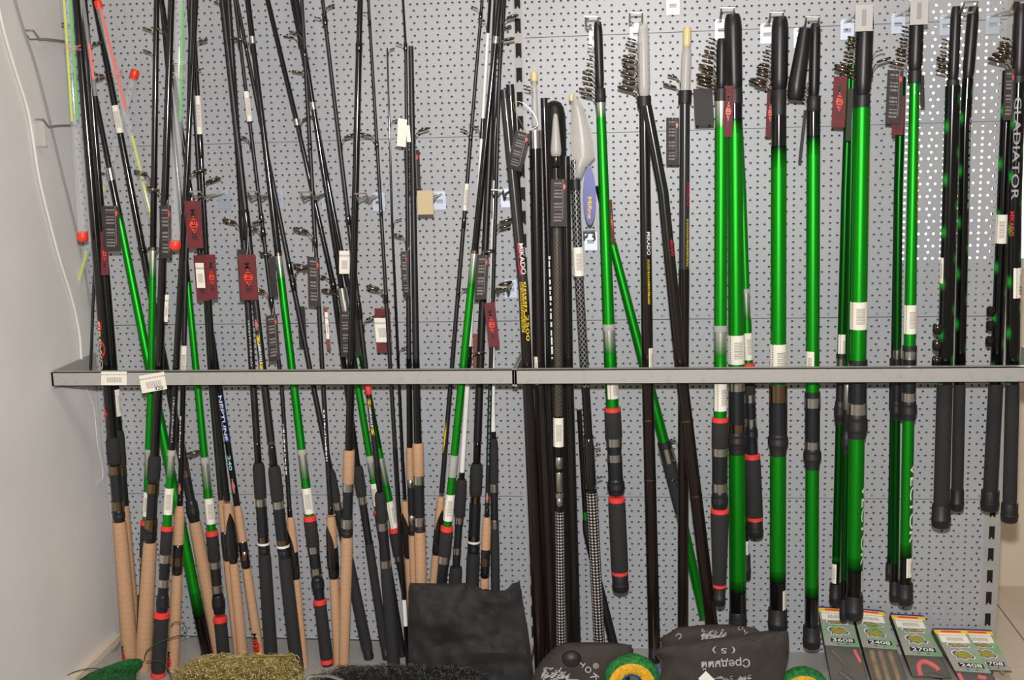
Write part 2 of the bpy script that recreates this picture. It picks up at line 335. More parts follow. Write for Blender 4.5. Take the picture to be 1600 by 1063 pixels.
# ------------------------------------------------------------------ rods
CODE = {'bk': ('blank', 'black_gloss', 'c'), 'bm': ('blank', 'black_matte', 'c'), 'bb': ('blank', 'brown_gloss', 'c'), 'wt': ('blank', 'white_blank', 'c'),
        'gn': ('blank', 'green', 'c'), 'gd': ('blank', 'green_dark', 'c'), 'wv': ('blank', 'weave', 'c'), 'ca': ('blank', 'carbon', 'c'), 'do': ('blank', 'dots', 'c'),
        'la': ('blank', 'lattice', 'c'), 'di': ('grip', 'diamonds', 'c'), 'sp': ('blank', 'spots', 'c'), 'fo': ('foam_grip', 'foam', 'g'), 'fg': ('fore_grip', 'foam', 'r'),
        'rr': ('trim_ring', 'red_ring', 'r'), 'mr': ('seat_ring', 'silver', 'g'), 'mb': ('seat_ring', 'bronze', 'g'), 'wr': ('seat_ring', 'ink_white', 'c'),
        'st': ('reel_seat', 'seat_black', 'c'), 'sx': ('reel_seat', 'seat_gloss', 'r'), 'hd': ('hood', 'seat_black', 'h'), 'hb': ('hood', 'rubber', 'h'), 'ck': ('cork_grip', 'cork', 'g'),
        'ct': ('cork_grip', 'cork', 't'), 'cp': ('butt_cap', 'rubber', 'k'), 'tw': ('thread_wrap', 'black_gloss', 'r'), 'cl': ('collar', 'clear_frost', 'c'),
        'co': ('collar', 'rubber', 'g'), 'fe': ('ferrule', 'silver', 'c'), 'cv': ('tip_cover', 'black_matte', 'r'), 'cf': ('tip_cover', 'clear_frost', 'r'),
        'cw': ('cap', 'cream_plastic', 'r'), 'ct0': ('cap', 'seat_black', 'c'), 'bz': ('line_ring', 'bronze', 'c')}
GR = {'sg': ((216, 212, 206), (20, 150, 24)), 'gs': ((20, 150, 24), (200, 198, 192)), 'gb': ((20, 150, 24), (14, 14, 15)), 'bg': ((14, 14, 15), (22, 155, 26))}
SHAPE = {'c': ((0, 1), (1, 1)), 'g': ((0, .93), (.04, 1), (.96, 1), (1, .93)), 'r': ((0, .72), (.06, .9), (.16, 1), (.84, 1), (.94, .9), (1, .72)),
         'h': ((0, .84), (.06, .9), (.2, .9), (.24, 1.02), (.34, 1.0), (.38, 1.03), (.48, 1.0), (.52, 1.03), (.7, 1.0), (.74, .9), (1, .86)),
         'k': ((0, .94), (.04, .97), (.55, .97), (.58, 1.03), (.7, 1.03), (.73, .98), (.9, .97), (.97, .88), (1, .74)), 't': ((0, .55), (.05, .74), (.16, .88), (.35, .97), (1, 1))}
# distance from the panel of each rod (top, foot), settled so that no two touch
DEPTH = {0: (-0.1203, -0.1492), 1: (-0.0802, -0.0946), 2: (-0.0558, -0.0720), 3: (-0.0400, -0.0850), 4: (-0.0882, -0.1175), 5: (-0.1246, -0.1701), 6: (-0.1143, -0.2034), 7: (-0.1004, -0.1752), 8: (-0.0429, -0.0952), 9: (-0.0526, -0.1078), 10: (-0.0904, -0.1296), 11: (-0.0740, -0.1145), 12: (-0.0730, -0.1161), 13: (-0.1151, -0.1592), 14: (-0.0869, -0.1448), 15: (-0.0900, -0.1300), 16: (-0.0500, -0.0950), 17: (-0.0550, -0.0950), 18: (-0.0750, -0.0750), 19: (-0.0300, -0.0600), 20: (-0.1100, -0.1400), 21: (-0.0850, -0.1406), 22: (-0.1306, -0.1643), 23: (-0.1194, -0.1501), 24: (-0.0809, -0.1025), 25: (-0.1291, -0.1466), 26: (-0.1041, -0.1226), 27: (-0.1008, -0.1233), 28: (-0.1504, -0.1598), 29: (-0.1100, -0.1250), 30: (-0.1200, -0.1300), 31: (-0.0700, -0.0950), 32: (-0.1396, -0.1502), 33: (-0.1680, -0.1680), 34: (-0.0300, -0.0300), 35: (-0.0839, -0.0839), 36: (-0.1658, -0.1658), 37: (-0.1550, -0.1550), 38: (-0.1550, -0.1600), 39: (-0.1252, -0.1205), 40: (-0.1248, -0.1395), 41: (-0.1000, -0.1100), 42: (-0.1550, -0.1600), 43: (-0.1100, -0.1200), 44: (-0.1500, -0.1600), 45: (-0.0700, -0.0900), 46: (-0.1400, -0.1400), 47: (-0.0690, -0.0690), 48: (-0.1210, -0.1210), 49: (-0.1463, -0.1463), 50: (-0.0959, -0.0959), 51: (-0.1667, -0.1667), 52: (-0.1250, -0.1250), 53: (-0.0950, -0.0950), 54: (-0.0600, -0.0600), 55: (-0.1350, -0.1350), 56: (-0.1250, -0.1250), 57: (-0.1500, -0.1500), 58: (-0.1000, -0.1000), 59: (-0.1200, -0.1200), 60: (-0.1450, -0.1450), 61: (-0.1100, -0.1100), 62: (-0.0600, -0.0600), 63: (-0.1450, -0.1450), 64: (-0.1100, -0.1100), 65: (-0.1100, -0.1100), 66: (-0.1500, -0.1500)}
RODS = []
class Rod:
    def __init__(s, name, label, cat, axis, yt, yb, group):
        yt, yb = DEPTH.get(len(RODS), (yt, yb)); RODS.append(s); s.yy = (yt, yb); s.rad = []; s.label = label; s.parts = []; s.stand = name in ('fishing_rod', 'fishing_pole')
        ax = [tuple(map(float, q.split(','))) for q in axis.split()]; y0, y1 = ax[0][1], ax[-1][1]
        s.P = [at(x, y, yt+(yb-yt)*(y-y0)/(y1-y0)) for x, y in ax]; s.ys = [y for x, y in ax]
        s.d = (s.P[-1]-s.P[0]).normalized()
        n = Vector((0, -1, 0)); s.n = (n-s.d*n.dot(s.d)).normalized(); s.s = s.n.cross(s.d)     # n faces the shopper, s points right
        if s.s.x < 0: s.s = -s.s
        s.end = s.y_at_z(SH+.0005)
        s.o = thing(name, label, cat, s.pt(min(s.end, 1200)), group)
    def seg(s, y):
        for i in range(len(s.ys)-2):
            if y < s.ys[i+1]: return i
        return len(s.ys)-2
    def pt(s, y):
        i = s.seg(y); a, b = s.P[i]-CAM, s.P[i+1]-CAM; e = b-a; k = (531.5-y)/F
        t = (k*a.dot(FW)-a.dot(UP))/(e.dot(UP)-k*e.dot(FW)); return s.P[i]+e*t
    def y_at_z(s, z):
        a, b = s.P[-2], s.P[-1]; q = a+(b-a)*((z-a.z)/(b.z-a.z))-CAM; return 531.5-F*q.dot(UP)/q.dot(FW)
    def lathe(s, name, prof, material, cols=None, arc=None, smooth=True, uvn=False):
        """prof: (image y, width in px)"""
        wmax = max(q[1] for q in prof); s.rad.append((prof[0][0], prof[-1][0], wmax)); n = 8 if wmax < 6 else 12 if wmax < 15 else 18
        V, Fc, U, C = [], [], [], []; a0, a1 = arc if arc else (0, 360); nn = n+1
        L = 0; last = None; P0 = s.pt(prof[0][0]); Ltot = (s.pt(prof[-1][0])-P0).length
        for j, (y, wd) in enumerate(prof):
            p = s.pt(y); r = wd/2*pxm(p)
            L = (p-P0).length
            for k in range(nn):
                f = k/n; t = math.radians(a0+(a1-a0)*f-(180 if not arc else 0))
                V.append(p+(s.n*math.cos(t)+s.s*math.sin(t))*r)
                U.append((f, L/max(Ltot, 1e-6)) if uvn else (t*.011, L)); C.append(j/(len(prof)-1))
        N = len(prof)
        for j in range(N-1):
            for k in range(n): Fc.append((j*nn+k, j*nn+k+1, (j+1)*nn+k+1, (j+1)*nn+k))
        if not arc: Fc += [tuple(range(n-1, -1, -1)), tuple((N-1)*nn+k for k in range(n))]
        o = mesh(name, V, Fc, material, s.o, s.o.location, smooth, U); s.parts.append((prof[0][0], prof[-1][0], wmax, o, prof))
        if cols:
            ca = o.data.color_attributes.new('Col', 'FLOAT_COLOR', 'POINT'); c0, c1 = lin(cols[0]), lin(cols[1])
            for i, f in enumerate(C): ca.data[i].color = [c0[k]+(c1[k]-c0[k])*f for k in range(4)]
        return o
    def sections(s, txt):
        for q in txt.split(';'):
            q = q.split()
            if not q: continue
            c = q[0]; y0 = float(q[1]); y1 = s.end if q[2] == 'E' else float(q[2]); w0 = float(q[3]); w1 = float(q[4]) if len(q) > 4 else w0
            if s.stand:
                y1 = min(y1, s.end)
                if y1 <= y0: continue
            if c == 'lb':
                a = float(q[4]) if len(q) > 4 else 0; sp = float(q[5]) if len(q) > 5 else 78
                s.lathe('price_label', [(y0, w0), (y1, w0)], 'price_label', arc=(a-sp, a+sp), uvn=True); continue
            if c in GR:
                s.lathe('blank', [(y0+(y1-y0)*i/8, w0+(w1-w0)*i/8) for i in range(9)], 'fade', GR[c]); continue
            nm, m, sh = CODE[c]; prof = []
            cuts = [f for f, _ in SHAPE[sh]]
            for f, k in SHAPE[sh]: prof.append((y0+(y1-y0)*f, (w0+(w1-w0)*f)*k))
            if sh in 'cgt':
                add = [y for y in s.ys[1:-1] if y0 < y < y1]
                if add: prof = sorted(prof+[(y, w0+(w1-w0)*(y-y0)/(y1-y0)) for y in add])
            s.lathe(nm, prof, m)
        return s
    def guide(s, y, side, size, rw=6, ang=None):
        p = s.pt(y); sc = size*pxm(p); r = rw/2*pxm(p)
        out = (s.s*side) if ang is None else (s.s*math.cos(math.radians(ang))+s.n*math.sin(math.radians(ang)))
        yv = s.d.cross(out); B = p+out*r-s.o.location
        o = bpy.data.objects.new('guide', GUIDE); COL.objects.link(o); o.parent = s.o
        o.matrix_local = Matrix(((out.x*sc, yv.x*sc, s.d.x*sc, B.x), (out.y*sc, yv.y*sc, s.d.y*sc, B.y), (out.z*sc, yv.z*sc, s.d.z*sc, B.z), (0, 0, 0, 1)))
        return s
    def guides(s, txt):
        for q in txt.split(';'):
            q = q.split()
            if q: s.guide(float(q[0]), 1 if q[1] == 'R' else -1, float(q[2]), float(q[3]) if len(q) > 3 else 6)
        return s
    def text(s, wd, y0, y1, hpx, wpx, ang, material, name='lettering', flip=False):
        """lettering that runs down the rod, letter tops to the right"""
        if isinstance(wd, str): vs, fs = TXT[wd]
        else: vs, fs = wd
        V = []; host = [p for p in s.parts if p[0] <= (y0+y1)/2 <= p[1]]; host = max(host, key=lambda p: p[2]) if host else None
        q = 1.0 if name in ('emblem', 'flame', 'swoosh', 'lettering_outline') else 1.022
        for x, y in vs:
            if flip: x, y = -x, -y
            yy = (y0+y1)/2+x*(y1-y0); p = s.pt(yy); k = pxm(p); lw = 0
            if host:
                for (ya, wa), (yb_, wb_) in zip(host[4], host[4][1:]):
                    if ya <= yy <= yb_: lw = wa+(wb_-wa)*(yy-ya)/max(1e-6, yb_-ya)
            r = max(wpx if not lw else 0, lw*q)/2*k*1.03
            t = math.radians(ang)+y*hpx*k/r; V.append(p+(s.n*math.cos(t)+s.s*math.sin(t))*r)
        mesh(name, V, fs, material, host[3] if host else s.o, s.o.location); return s
    def logo(s, wd, y0, y1, hpx, wpx, ang, ink):
        n = 10; vs, fs = [(0, 0)], []
        for i in range(n+1): x = -.5+i/n; h = .62*(1-abs(2*x))**.8; vs += [(x*.72, h), (x*.72, h*.5), (x*.72, 0), (x*.72, -h*.5), (x*.72, -h)]
        for i in range(n):
            for j in range(4): a = 1+i*5+j; fs.append((a, a+1, a+6, a+5))
        s.text((vs, fs), y0, y1, hpx*1.5, wpx*.992, ang, 'logo_red', 'emblem'); s.text(wd, y0, y1, hpx, wpx*1.012, ang, ink); return s
    def trigger(s, y0, y1, wpx, side):
        """glossy palm rest of a spinning reel seat, on one flank of the cork"""
        V, Fc = [], []; n = 10
        for j in range(n+1):
            f = j/n; y = y0+(y1-y0)*f; p = s.pt(y); k = pxm(p); r = wpx/2*k*(.3+.75*math.sin(min(1, f*1.6)*math.pi/2)); sp = 62*math.sin(min(1, f*1.8)*math.pi/2)+4
            for i in range(7): t = math.radians(side*38+(-sp+2*sp*i/6)); V.append(p+(s.n*math.cos(t)+s.s*math.sin(t))*max(r, wpx/2*k*.98)*1.07)
        for j in range(n):
            for i in range(6): a = j*7+i; Fc.append((a, a+1, a+8, a+7))
        mesh('palm_rest', V, Fc, 'seat_gloss', s.o, s.o.location, True); return s
def guide_mesh():
    n = 14; ring = [(.95+.5*math.cos(6.2832*i/n), .5*math.sin(6.2832*i/n), -.15*(1+math.cos(6.2832*i/n))) for i in range(n)]
    g = join(tube_geo(ring, .12, 5, True), *[tube_geo([(.62, q*.38, -.05), (.25, q*.22, .22), (.03, q*.08, .62), (.0, q*.05, 1.0)], .045, 4) for q in (-1, 1)], tube_geo([(0, 0, .55), (.02, 0, 1.3)], .07, 5))
    me = bpy.data.meshes.new('guide'); me.from_pydata([tuple(v) for v in g[0]], [], g[1]); me.materials.append(M['guide_metal'])
    for p in me.polygons: p.use_smooth = True
    return me
GUIDE = guide_mesh()
def rod(label, axis, yt, yb, secs, guides='', name='fishing_rod', group=None):
    return Rod(name, label, 'fishing rod', axis, yt, yb, group).sections(secs).guides(guides)

# --- left bay: rods standing on the base shelf behind the rail
LB = 'rods standing in the left bay'
def hash_(t): return sum(ord(c)*(i+3) for i, c in enumerate(t)) % 190   # rods end at different heights above the frame
def lrod(label, axis, yt, yb, secs, guides=''):
    secs = secs.replace(' -10 ', ' -%d ' % (60+hash_(axis)), 1); return rod(label, axis, yt, yb, secs, guides, 'fishing_rod', LB)
r1 = lrod('black rod with red FIREWOLF lettering and long cork butt, beside the white wall', '118,-10 202,1000', -.12, -.155,
          'bk -10 683 10 17; fg 683 726 21; mb 727 741 20; st 741 783 17 18; mb 783 797 19; hd 797 815 19; ck 815 E 21 25', '40 L 14 10; 118 L 12 10')
r1.text(FLAME, 497, 524, 9, 15.6, -20, 'ink_red', 'flame', True).text('O', 532, 556, 8, 15.8, -5, 'ink_red', 'swoosh').text('FIREWOLF', 502, 596, 6, 16, -32, 'cream_plastic').logo('MIFINE', 634, 656, 4, 17, -35, 'ink_red').logo('MIFINE', 1006, 1042, 8, 24.4, -40, 'ink')
tube('tip_section', [at(152, 330, -.1), at(146, 460, -.1), at(141, 592, -.1)], [.0030, .0034, .0034], 'black_matte', r1.o, r1.o.location, 8)
lrod('black rod with a narrow cork butt tucked behind the FIREWOLF rod', '131,-10 211,1000', -.08, -.105,
     'bk -10 672 8 13; fg 672 730 17; mb 730 743 16; st 743 790 14; ck 790 E 15 19', '70 R 12 7; 126 R 11 7').sections('lb 608 650 14 60 40')
r4 = lrod('slanting black rod with a 1010 price sticker and cork butt', '146,-10 290,740 330,950', -.055, -.085,
          'bk -10 690 9 12; lb 165 208 11.5 0 88; tw 386 396 13; fg 690 734 15; mb 734 746 15; st 746 783 14; hd 783 815 19; ck 815 E 19 22', '116 L 13 9; 390 R 12 9')
r4.text('1010', 172, 196, 5, 12, 0, 'ink')
lrod('slanting green telescopic rod with black butt, crossing behind the upright green one', '117,-10 173,273 325,1030', -.04, -.085,
     'bk -10 262 6 9; fe 264 282 12; bk 282 322 11; bg 322 352 11 12; gn 352 925 12 17; gb 925 965 17; bk 965 1020 17; cp 1020 E 19', '270 L 12 10; 128 L 9 7')
lrod('upright green telescopic rod with silver upper joint, half hidden by a cork-handled black rod', '245,-10 236,600 222,1000', -.085, -.11,
     'bk -10 386 8 10; bz 386 391 11.5; sg 391 435 10 11; gn 435 702 11 11.5; cl 702 708 12; sg 708 748 11; gn 748 815 11; lb 768 806 12.5; rr 813 821 18; fo 821 870 17; mr 870 880 16; st 880 930 14; fo 930 E 18', '48 L 12 8; 83 L 11 8; 275 L 18 9; 388 R 14 9')
lrod('thick black rod with two bronze seat rings and a broad cork butt leaning left', '268,-10 248,600 226,1000', -.125, -.16,
     'bk -10 712 9 14; fg 712 752 20; mb 755 770 19; st 770 811 16; mb 811 826 20; hd 826 847 19; ck 847 E 21 26', '300 L 16 10; 50 L 12 8')
lrod('green-banded rod with red trim rings and black foam grip, beside the broad cork butt', '307,-10 265,760 247,1057', -.095, -.214,
     'bk -10 703 6 11; cl 703 712 12.5; sg 712 748 11 12; gn 748 824 12 14; lb 762 803 15; rr 822 830 19; fo 830 866 18; mr 866 879 18; st 879 905 16; mr 905 917 17; st 917 932 16; hd 930 955 20; rr 956 966 24; fo 966 1050 22; rr 1050 1058 23; cp 1058 E 19', '64 R 12 7; 268 R 18 8').text(dashes(14, 1), 620, 690, 3.5, 11, 20, 'ink_grey')
r11 = lrod('dark rod with white print, cork butt marked MIFINE, beside red-ringed foam grip', '300,-10 283,740 270,1050', -.125, -.175,
           'bm -10 538 8 8; lb 540 600 10; bk 538 790 8 9; tw 778 792 10; ct 790 850 17; sx 850 898 17; mb 870 884 17.3; ck 898 E 17 19', '110 R 9 8; 708 R 16 9')
r11.text(dashes(14, 2), 650, 715, 3, 9, -15, 'ink_white').logo('MIFINE', 755, 772, 3, 9, 0, 'ink_grey').logo('MIFINE', 1016, 1050, 7, 18.6, -30, 'ink')
lrod('green rod with silver lower joint, its red-ringed foam grip sunk in the gold keepnet', '251,-10 297,480 349,1020', -.045, -.12,
     'bk -10 440 6 9; gn 440 714 10 12; cl 714 724 13.5; sg 724 768 13 13.5; gn 768 830 14; lb 778 818 15.4 15; rr 829 838 19.5; fo 838 877 19; mr 877 888 18; st 888 914 16; mr 914 926 17; hd 930 958 20; rr 963 973 22; fo 973 E 20', '102 R 9 6')
lrod('thin dark rod with a slim cork grip, close behind its twin with the palm rest', '294,-10 330,600 346,785 370,1000', -.075, -.09,
     'bm -10 780 6 9; ct 782 830 13; sx 830 876 14; ck 876 E 14', '286 R 20 8')
lrod('dark rod with cork grip and glossy black palm rest, left of the NEPTUNE rod', '300,-10 334,600 356,790 377,1000', -.1, -.115,
     'bk -10 782 6 10; tw 205 250 9; lb 150 210 9 0 80; ct 786 832 17; sx 828 880 15; ck 880 E 15 17').trigger(800, 868, 17, .9)
r13 = lrod('thin black rod with blue NEPTUNE 240 lettering and cork butt marked MIFINE', '252,-10 343,605 405,1020', -.055, -.11,
           'bk -10 790 5 10; ct 790 846 14; sx 844 888 14; mb 861 876 14.3; ck 888 E 14 16')
r13.sections('').text('NEPTUNE', 617, 690, 8, 8.6, 0, 'ink_blue', 'lettering_outline').text('NEPTUNE', 618, 688, 4.5, 8.8, 0, 'ink_white').text('240', 711, 734, 5, 9, 0, 'ink_cyan').logo('MIFINE', 748, 770, 3.4, 9.3, 0, 'ink_grey').logo('MIFINE', 987, 1030, 8, 15.6, -5, 'ink')
r14 = lrod('plain black rod with foam grips behind the big red MIFINE tag', '356,-10 396,605 424,1030', -.085, -.115,
           'bm -10 690 9 11; tw 325 378 12; tw 690 726 11; fg 723 780 19; mr 779 791 17; st 791 838 17; mb 838 848 17; wr 848 851 19; hd 851 868 18; fo 866 E 20 21', '348 L 18 9; 6 L 12 9')
r14.text(dashes(14, 3), 500, 572, 4, 11, 20, 'ink_grey')
r15 = lrod('black rod with yellow flame artwork above the rail, behind the big red MIFINE tag', '346,-10 414,605 465,1050', -.115, -.15,
           'bm -10 690 8 12; tw 325 372 12; tw 695 730 12; fg 728 785 20; mr 783 795 17; st 795 843 18; mb 843 852 18; wr 852 855 20; hd 855 872 18; fo 872 E 20 21', '350 R 16 9')
r15.text(FLAME, 520, 540, 7, 12, -8, 'ink_yellow', 'flame', True).text(FLAME, 564, 582, 7, 12, -8, 'ink_yellow', 'flame').text('AMRAVALE', 536, 568, 4.4, 12.4, 0, 'ink_white').logo('MIFINE', 499, 516, 4, 12.2, -12, 'ink_grey')
r16 = lrod('thin white-printed rod with slim cork butt and palm rest beside thick foam grip', '366,-10 440,600 453,805 477,1050', -.075, -.155,
           'bm -10 800 5 7; lb 143 190 9 0 85; tw 333 348 8; tw 355 370 8; tw 465 482 8; tw 795 810 8; ct 808 862 15; sx 855 906 14; ck 905 E 12 11', '60 L 12 6; 215 L 14 7; 358 L 14 7; 455 L 16 7')
r16.trigger(824, 890, 15, -1).text(dashes(14, 4), 662, 742, 2.8, 7, 0, 'ink_white')
lrod('green telescopic rod with silver joints and barcode sleeve, below the left hooks', '386,-10 511,1033', -.09, -.13,
     'bk -10 57 8 9; fe 57 68 10; bk 68 395 8 11; bz 395 400 12; sg 400 437 11 12; gn 437 702 12 13; cl 702 710 14; sg 710 750 13 13.5; gn 750 808 14; lb 762 802 16; rr 806 815 20; fo 815 854 20; mr 853 864 19; st 864 887 17; mr 887 897 18; hd 903 924 20; st 924 938 16; rr 936 945 21; fo 945 1030 19 20; rr 1029 1037 20.5; cp 1037 E 17', '62 L 16 9; 398 L 16 10')
lrod('slanting thin black rod with foam butt passing behind two cork-handled rods', '368,-10 435,330 527,790 578,1035', -.05, -.095,
     'bm -10 735 5 9; tw 68 80 6; tw 408 430 9; tw 438 455 9; fg 735 785 15; mr 785 797 14; st 797 870 14; fo 870 1016 16 18; cp 1016 E 16', '425 R 18 8')
lrod('slanting black rod with a silver ferrule, foam fore grip and slim foam butt', '416,-10 466,200 520,440 560,740 604,1030', -.055, -.095,
     'bk -10 188 7 8; fe 186 196 9.5; bk 194 728 7 10; tw 440 452 10; fg 728 776 17; mr 776 788 13; st 788 850 12; fo 850 1010 14; cp 1010 E 13', '190 R 14 8; 432 L 14 8')
lrod('slanting green rod with a fat silver joint behind a dark printed tag', '462,-10 534,450 582,740 600,850', -.075, -.075,
     'bk -10 160 8; fe 160 171 10; bk 171 450 8 9; fe 450 486 16; gd 486 600 10; gn 600 712 11; cl 712 722 12; sg 722 750 11; gn 750 798 12; lb 755 790 13 -20; rr 796 804 16; fo 804 860 15; st 860 E 13', '112 L 14 8; 455 L 18 10')
lrod('thin green rod with slanted barcode sleeve beside a foam-gripped black rod', '455,-10 554,500 592,700 616,828 640,960', -.03, -.06,
     'bk -10 500 7 8; gd 500 700 9 10; gn 700 716 10; sg 716 762 11 12; gn 762 824 13; lb 783 825 14.6 35 60; rr 824 833 18; fo 833 868 18; mr 868 876 15; st 876 930 13; fo 930 E 15', '57 L 14 8')
r23 = lrod('foam-gripped black rod with yellow flame artwork just below the rail', '503,-10 575,605 593,760 616,1045', -.11, -.14,
           'bm -10 745 5 9; tw 22 40 8; tw 335 352 9; tw 470 500 10; tw 725 770 10; fg 769 817 18; mr 817 829 16; st 829 875 15 17; mr 875 887 17; fo 887 E 18 20', '12 R 10 6; 28 L 9 6; 216 R 14 7; 500 R 14 9')
r23.text(FLAME, 621, 638, 6.5, 9.4, 0, 'ink_yellow', 'flame', True).text(FLAME, 664, 681, 6.5, 9.4, 0, 'ink_yellow', 'flame').text('AMRAVALE', 635, 666, 3.8, 9.7, 0, 'ink_white').sections('rr 600 617 10')
r24 = lrod('thin white-printed rod with cork butt and palm rest, left of the two-ring cork rod', '471,-10 505,600 517,805 530,1050', -.085, -.155,
           'bm -10 798 5 8; tw 75 90 7; tw 222 236 7; tw 370 388 8; tw 792 808 9; ct 804 858 16; sx 850 904 17; mb 876 890 17; ck 904 E 15 16', '52 L 13 6; 362 L 20 7; 420 L 22 7')
r24.trigger(820, 884, 17.5, -.9).text(dashes(14, 5), 640, 720, 3, 7.5, 0, 'ink_white')
lrod('black cork-gripped rod with two silver seat rings beside the slanting green rods', '563,-10 537,1050', -.13, -.15,
     'bk -10 65 8 9; tw 65 82 11; bk 82 703 10 13; ck 703 755 18; mr 755 768 18; st 768 811 15.5; mr 811 825 18; hb 825 839 18; ck 839 E 19 16')
lrod('very thin black rod with white band near its foot beside cloth bag', '575,-10 637,1030', -.12, -.15,
     'bm -10 700 3.5 7; tw 30 42 5; tw 220 232 6; tw 325 340 6; tw 455 475 7; bk 700 937 8 7; wt 937 978 7; bk 978 E 7', '212 L 15 5; 452 L 18 6; 20 L 8 4')
lrod('hair-thin rod tip ending in a small top ring, its cork grip partly hidden', '605,75 613,357 629,720 641,912', -.08, -.11,
     'bk 75 780 2.5 6; ct 783 832 15; sx 830 872 14; ck 872 E 14', '78 R 7 3; 190 R 8 3; 345 R 9 4; 545 R 10 4').trigger(800, 850, 15, -.8)
lrod('thicker cork-gripped black rod of the close pair under the cream paper tag', '642,72 650,560 658,912', -.13, -.14,
     'bm 72 560 8 11; bk 560 694 11 13; ck 692 743 17.5; mr 743 757 17; st 757 808 16; mr 808 822 17.5; hb 822 833 17; ck 831 E 18 19', '205 R 15 8')
lrod('thin-tipped cork-gripped black rod of the close pair under the cream paper tag', '629,-10 634,75 641,740 647,912', -.105, -.115,
     'bk -10 74 4; tw 66 80 6; bm 80 560 5 8; bk 560 700 9 10; ck 699 750 12; mr 750 762 11; st 762 805 11; mr 805 818 11.5; hb 818 837 12; ck 836 E 13', '70 L 9 4; 370 L 13 6')
r30 = lrod('thin dark rod leaning left with yellow flame print and cork grip', '754,-10 691,758 677,912', -.1, -.13,
           'bm -10 770 4 8; tw 18 30 6; tw 210 222 6; lb 287 329 7.5 0 85; tw 340 358 7; tw 455 462 7; ct 776 826 14; sx 824 868 13; ck 867 E 13', '14 L 9 5; 206 L 10 5; 452 R 12 6')
r30.text(FLAME, 655, 708, 3.6, 7.5, -25, 'ink_yellow', 'flame', True).trigger(795, 850, 14, 1)
r31 = lrod('green telescopic rod leaning left with barcode sleeve, above the black cloth bag', '782,-10 695,860', -.145, -.16,
           'bk -10 57 9; fe 57 68 10; bk 68 391 9 11; bz 391 396 13; sg 396 446 12; gn 446 711 12 12.5; cl 711 745 13.5; sg 714 748 12; gn 748 824 12.5 13; lb 772 813 15; rr 822 831 20; fo 831 868 20; mr 868 880 18; st 880 E 16', '62 R 16 9; 393 R 18 10')
lrod('white rod leaning left with black joints and foam grip, behind the leaning green rod', '766,-10 728,640 711,912', -.11, -.125,
     'bk -10 52 5; wt 52 185 6; bk 185 217 6.5; wt 217 541 6.5 7; bk 541 575 8; wt 575 740 8; bk 738 752 9; fg 749 808 18; mr 808 818 14; st 818 856 12; mr 856 866 13; st 866 886 12; fo 886 E 20', '34 L 10 5; 200 L 12 6; 552 R 12 8')
lrod('upright white rod with black foam grip, near the middle slotted upright', '789,-10 773,220 769,420 770,640 774,912', -.12, -.13,
     'bk -10 200 6; fe 282 342 6.5; bk 200 282 6; wt 342 676 7 8.5; bk 674 688 9; fg 685 756 15; mr 756 769 14; st 769 812 12; chr 812 826 14; fo 824 E 14'.replace('chr', 'mr'), '347 R 18 7; 356 R 16 7; 445 R 18 7; 452 R 14 7')
lrod('thick black rod with foam grip and white seat ring, behind the white rods', '776,-10 753,500 738,912', -.07, -.095,
     'bm -10 690 9 13; tw 690 726 12; fg 724 775 20; mb 775 787 16; st 787 836 18; mb 836 845 19; wr 845 848 20; hd 848 866 19; fo 864 E 21', '45 R 14 9')
lrod('thin black rod with teal print and short cork grip beside upright white rod', '784,-10 766,602 761,800 757,912', -.145, -.15,
     'bm -10 800 5 7; tw 795 810 8; ct 808 858 15; sx 856 904 14; mb 872 884 14.3; ck 903 E 14', '28 R 16 6').text(dashes(14, 6), 610, 728, 3, 6.5, 20, 'ink_teal').logo('MIFINE', 770, 785, 3, 7, 0, 'ink_grey')

# clear tubes with float tips
def float_tube(label, a, b, Y, wpx, tips, caps, threads=()):
    s = Rod('float_tube', label, 'tube', '%g,%g %g,%g' % (*a, *b), Y, Y, 'clear tubes of float tips among the rods')
    s.o.location = s.pt(b[1])
    n = 14; ys = [a[1], b[1]]
    s.lathe('tube_wall', [(y, wpx) for y in ys], 'clear', arc=(-180, 180))
    for (y0, y1, off, m) in tips:
        P = [s.pt(y)+s.s*off*pxm(s.pt(y)) for y in (y0, y1)]; tube('float_tip', P, 2.0*pxm(P[0]), m, s.o, s.o.location)
    for y0, y1 in caps: s.lathe('end_cap', [(y0, wpx*.9), (y0+(y1-y0)*.2, wpx*1.12), (y0+(y1-y0)*.8, wpx*1.12), (y1, wpx*.85)], 'red_cap')
    for y, m, ex in threads:
        for q in (0, 5):
            c = s.pt(y+q); k = pxm(c); tube('binding_thread', [c+(s.n*math.cos(t)*(wpx*.75)+s.s*(math.sin(t)*(wpx*.5+ex)+ex*.8)+s.d*math.sin(t*2+q)*2)*k for t in [6.2832*i/16 for i in range(16)]], .5*k, m, s.o, s.o.location, 4, True)
    return s
float_tube('clear float tube with yellow and green tips, red cap, against the white wall', (104, -12), (129, 366), -.168, 15, ((0, 190, -5, 'tip_yellow'), (0, 187, 5, 'tip_green')), ((362, 377),), ((72, 'thread_pink', 5),))
float_tube('slanting clear float tube with red caps at both ends, crossing behind the rods', (209, 120), (115, 466), -.03, 12, ((290, 320, 1, 'tip_yellow'), (392, 462, 1, 'tip_yellow')), ((109, 124), (464, 478)))
float_tube('clear float tube with orange and yellow tips bound to the 1010 sticker rod', (153, 4), (240, 352), -.085, 11, ((8, 172, 2, 'tip_orange'), (212, 280, 1, 'tip_yellow'), (285, 345, 0, 'tip_yellow')), ((1, 14),), ((112, 'thread_pink', 3),))
float_tube('clear float tube with a green tip and red cap, hanging before the black rods', (282, -12), (274, 378), -.158, 16, ((4, 190, 4, 'tip_green'),), ((376, 390),), ((95, 'thread_white', 1), (116, 'thread_white', 1)))
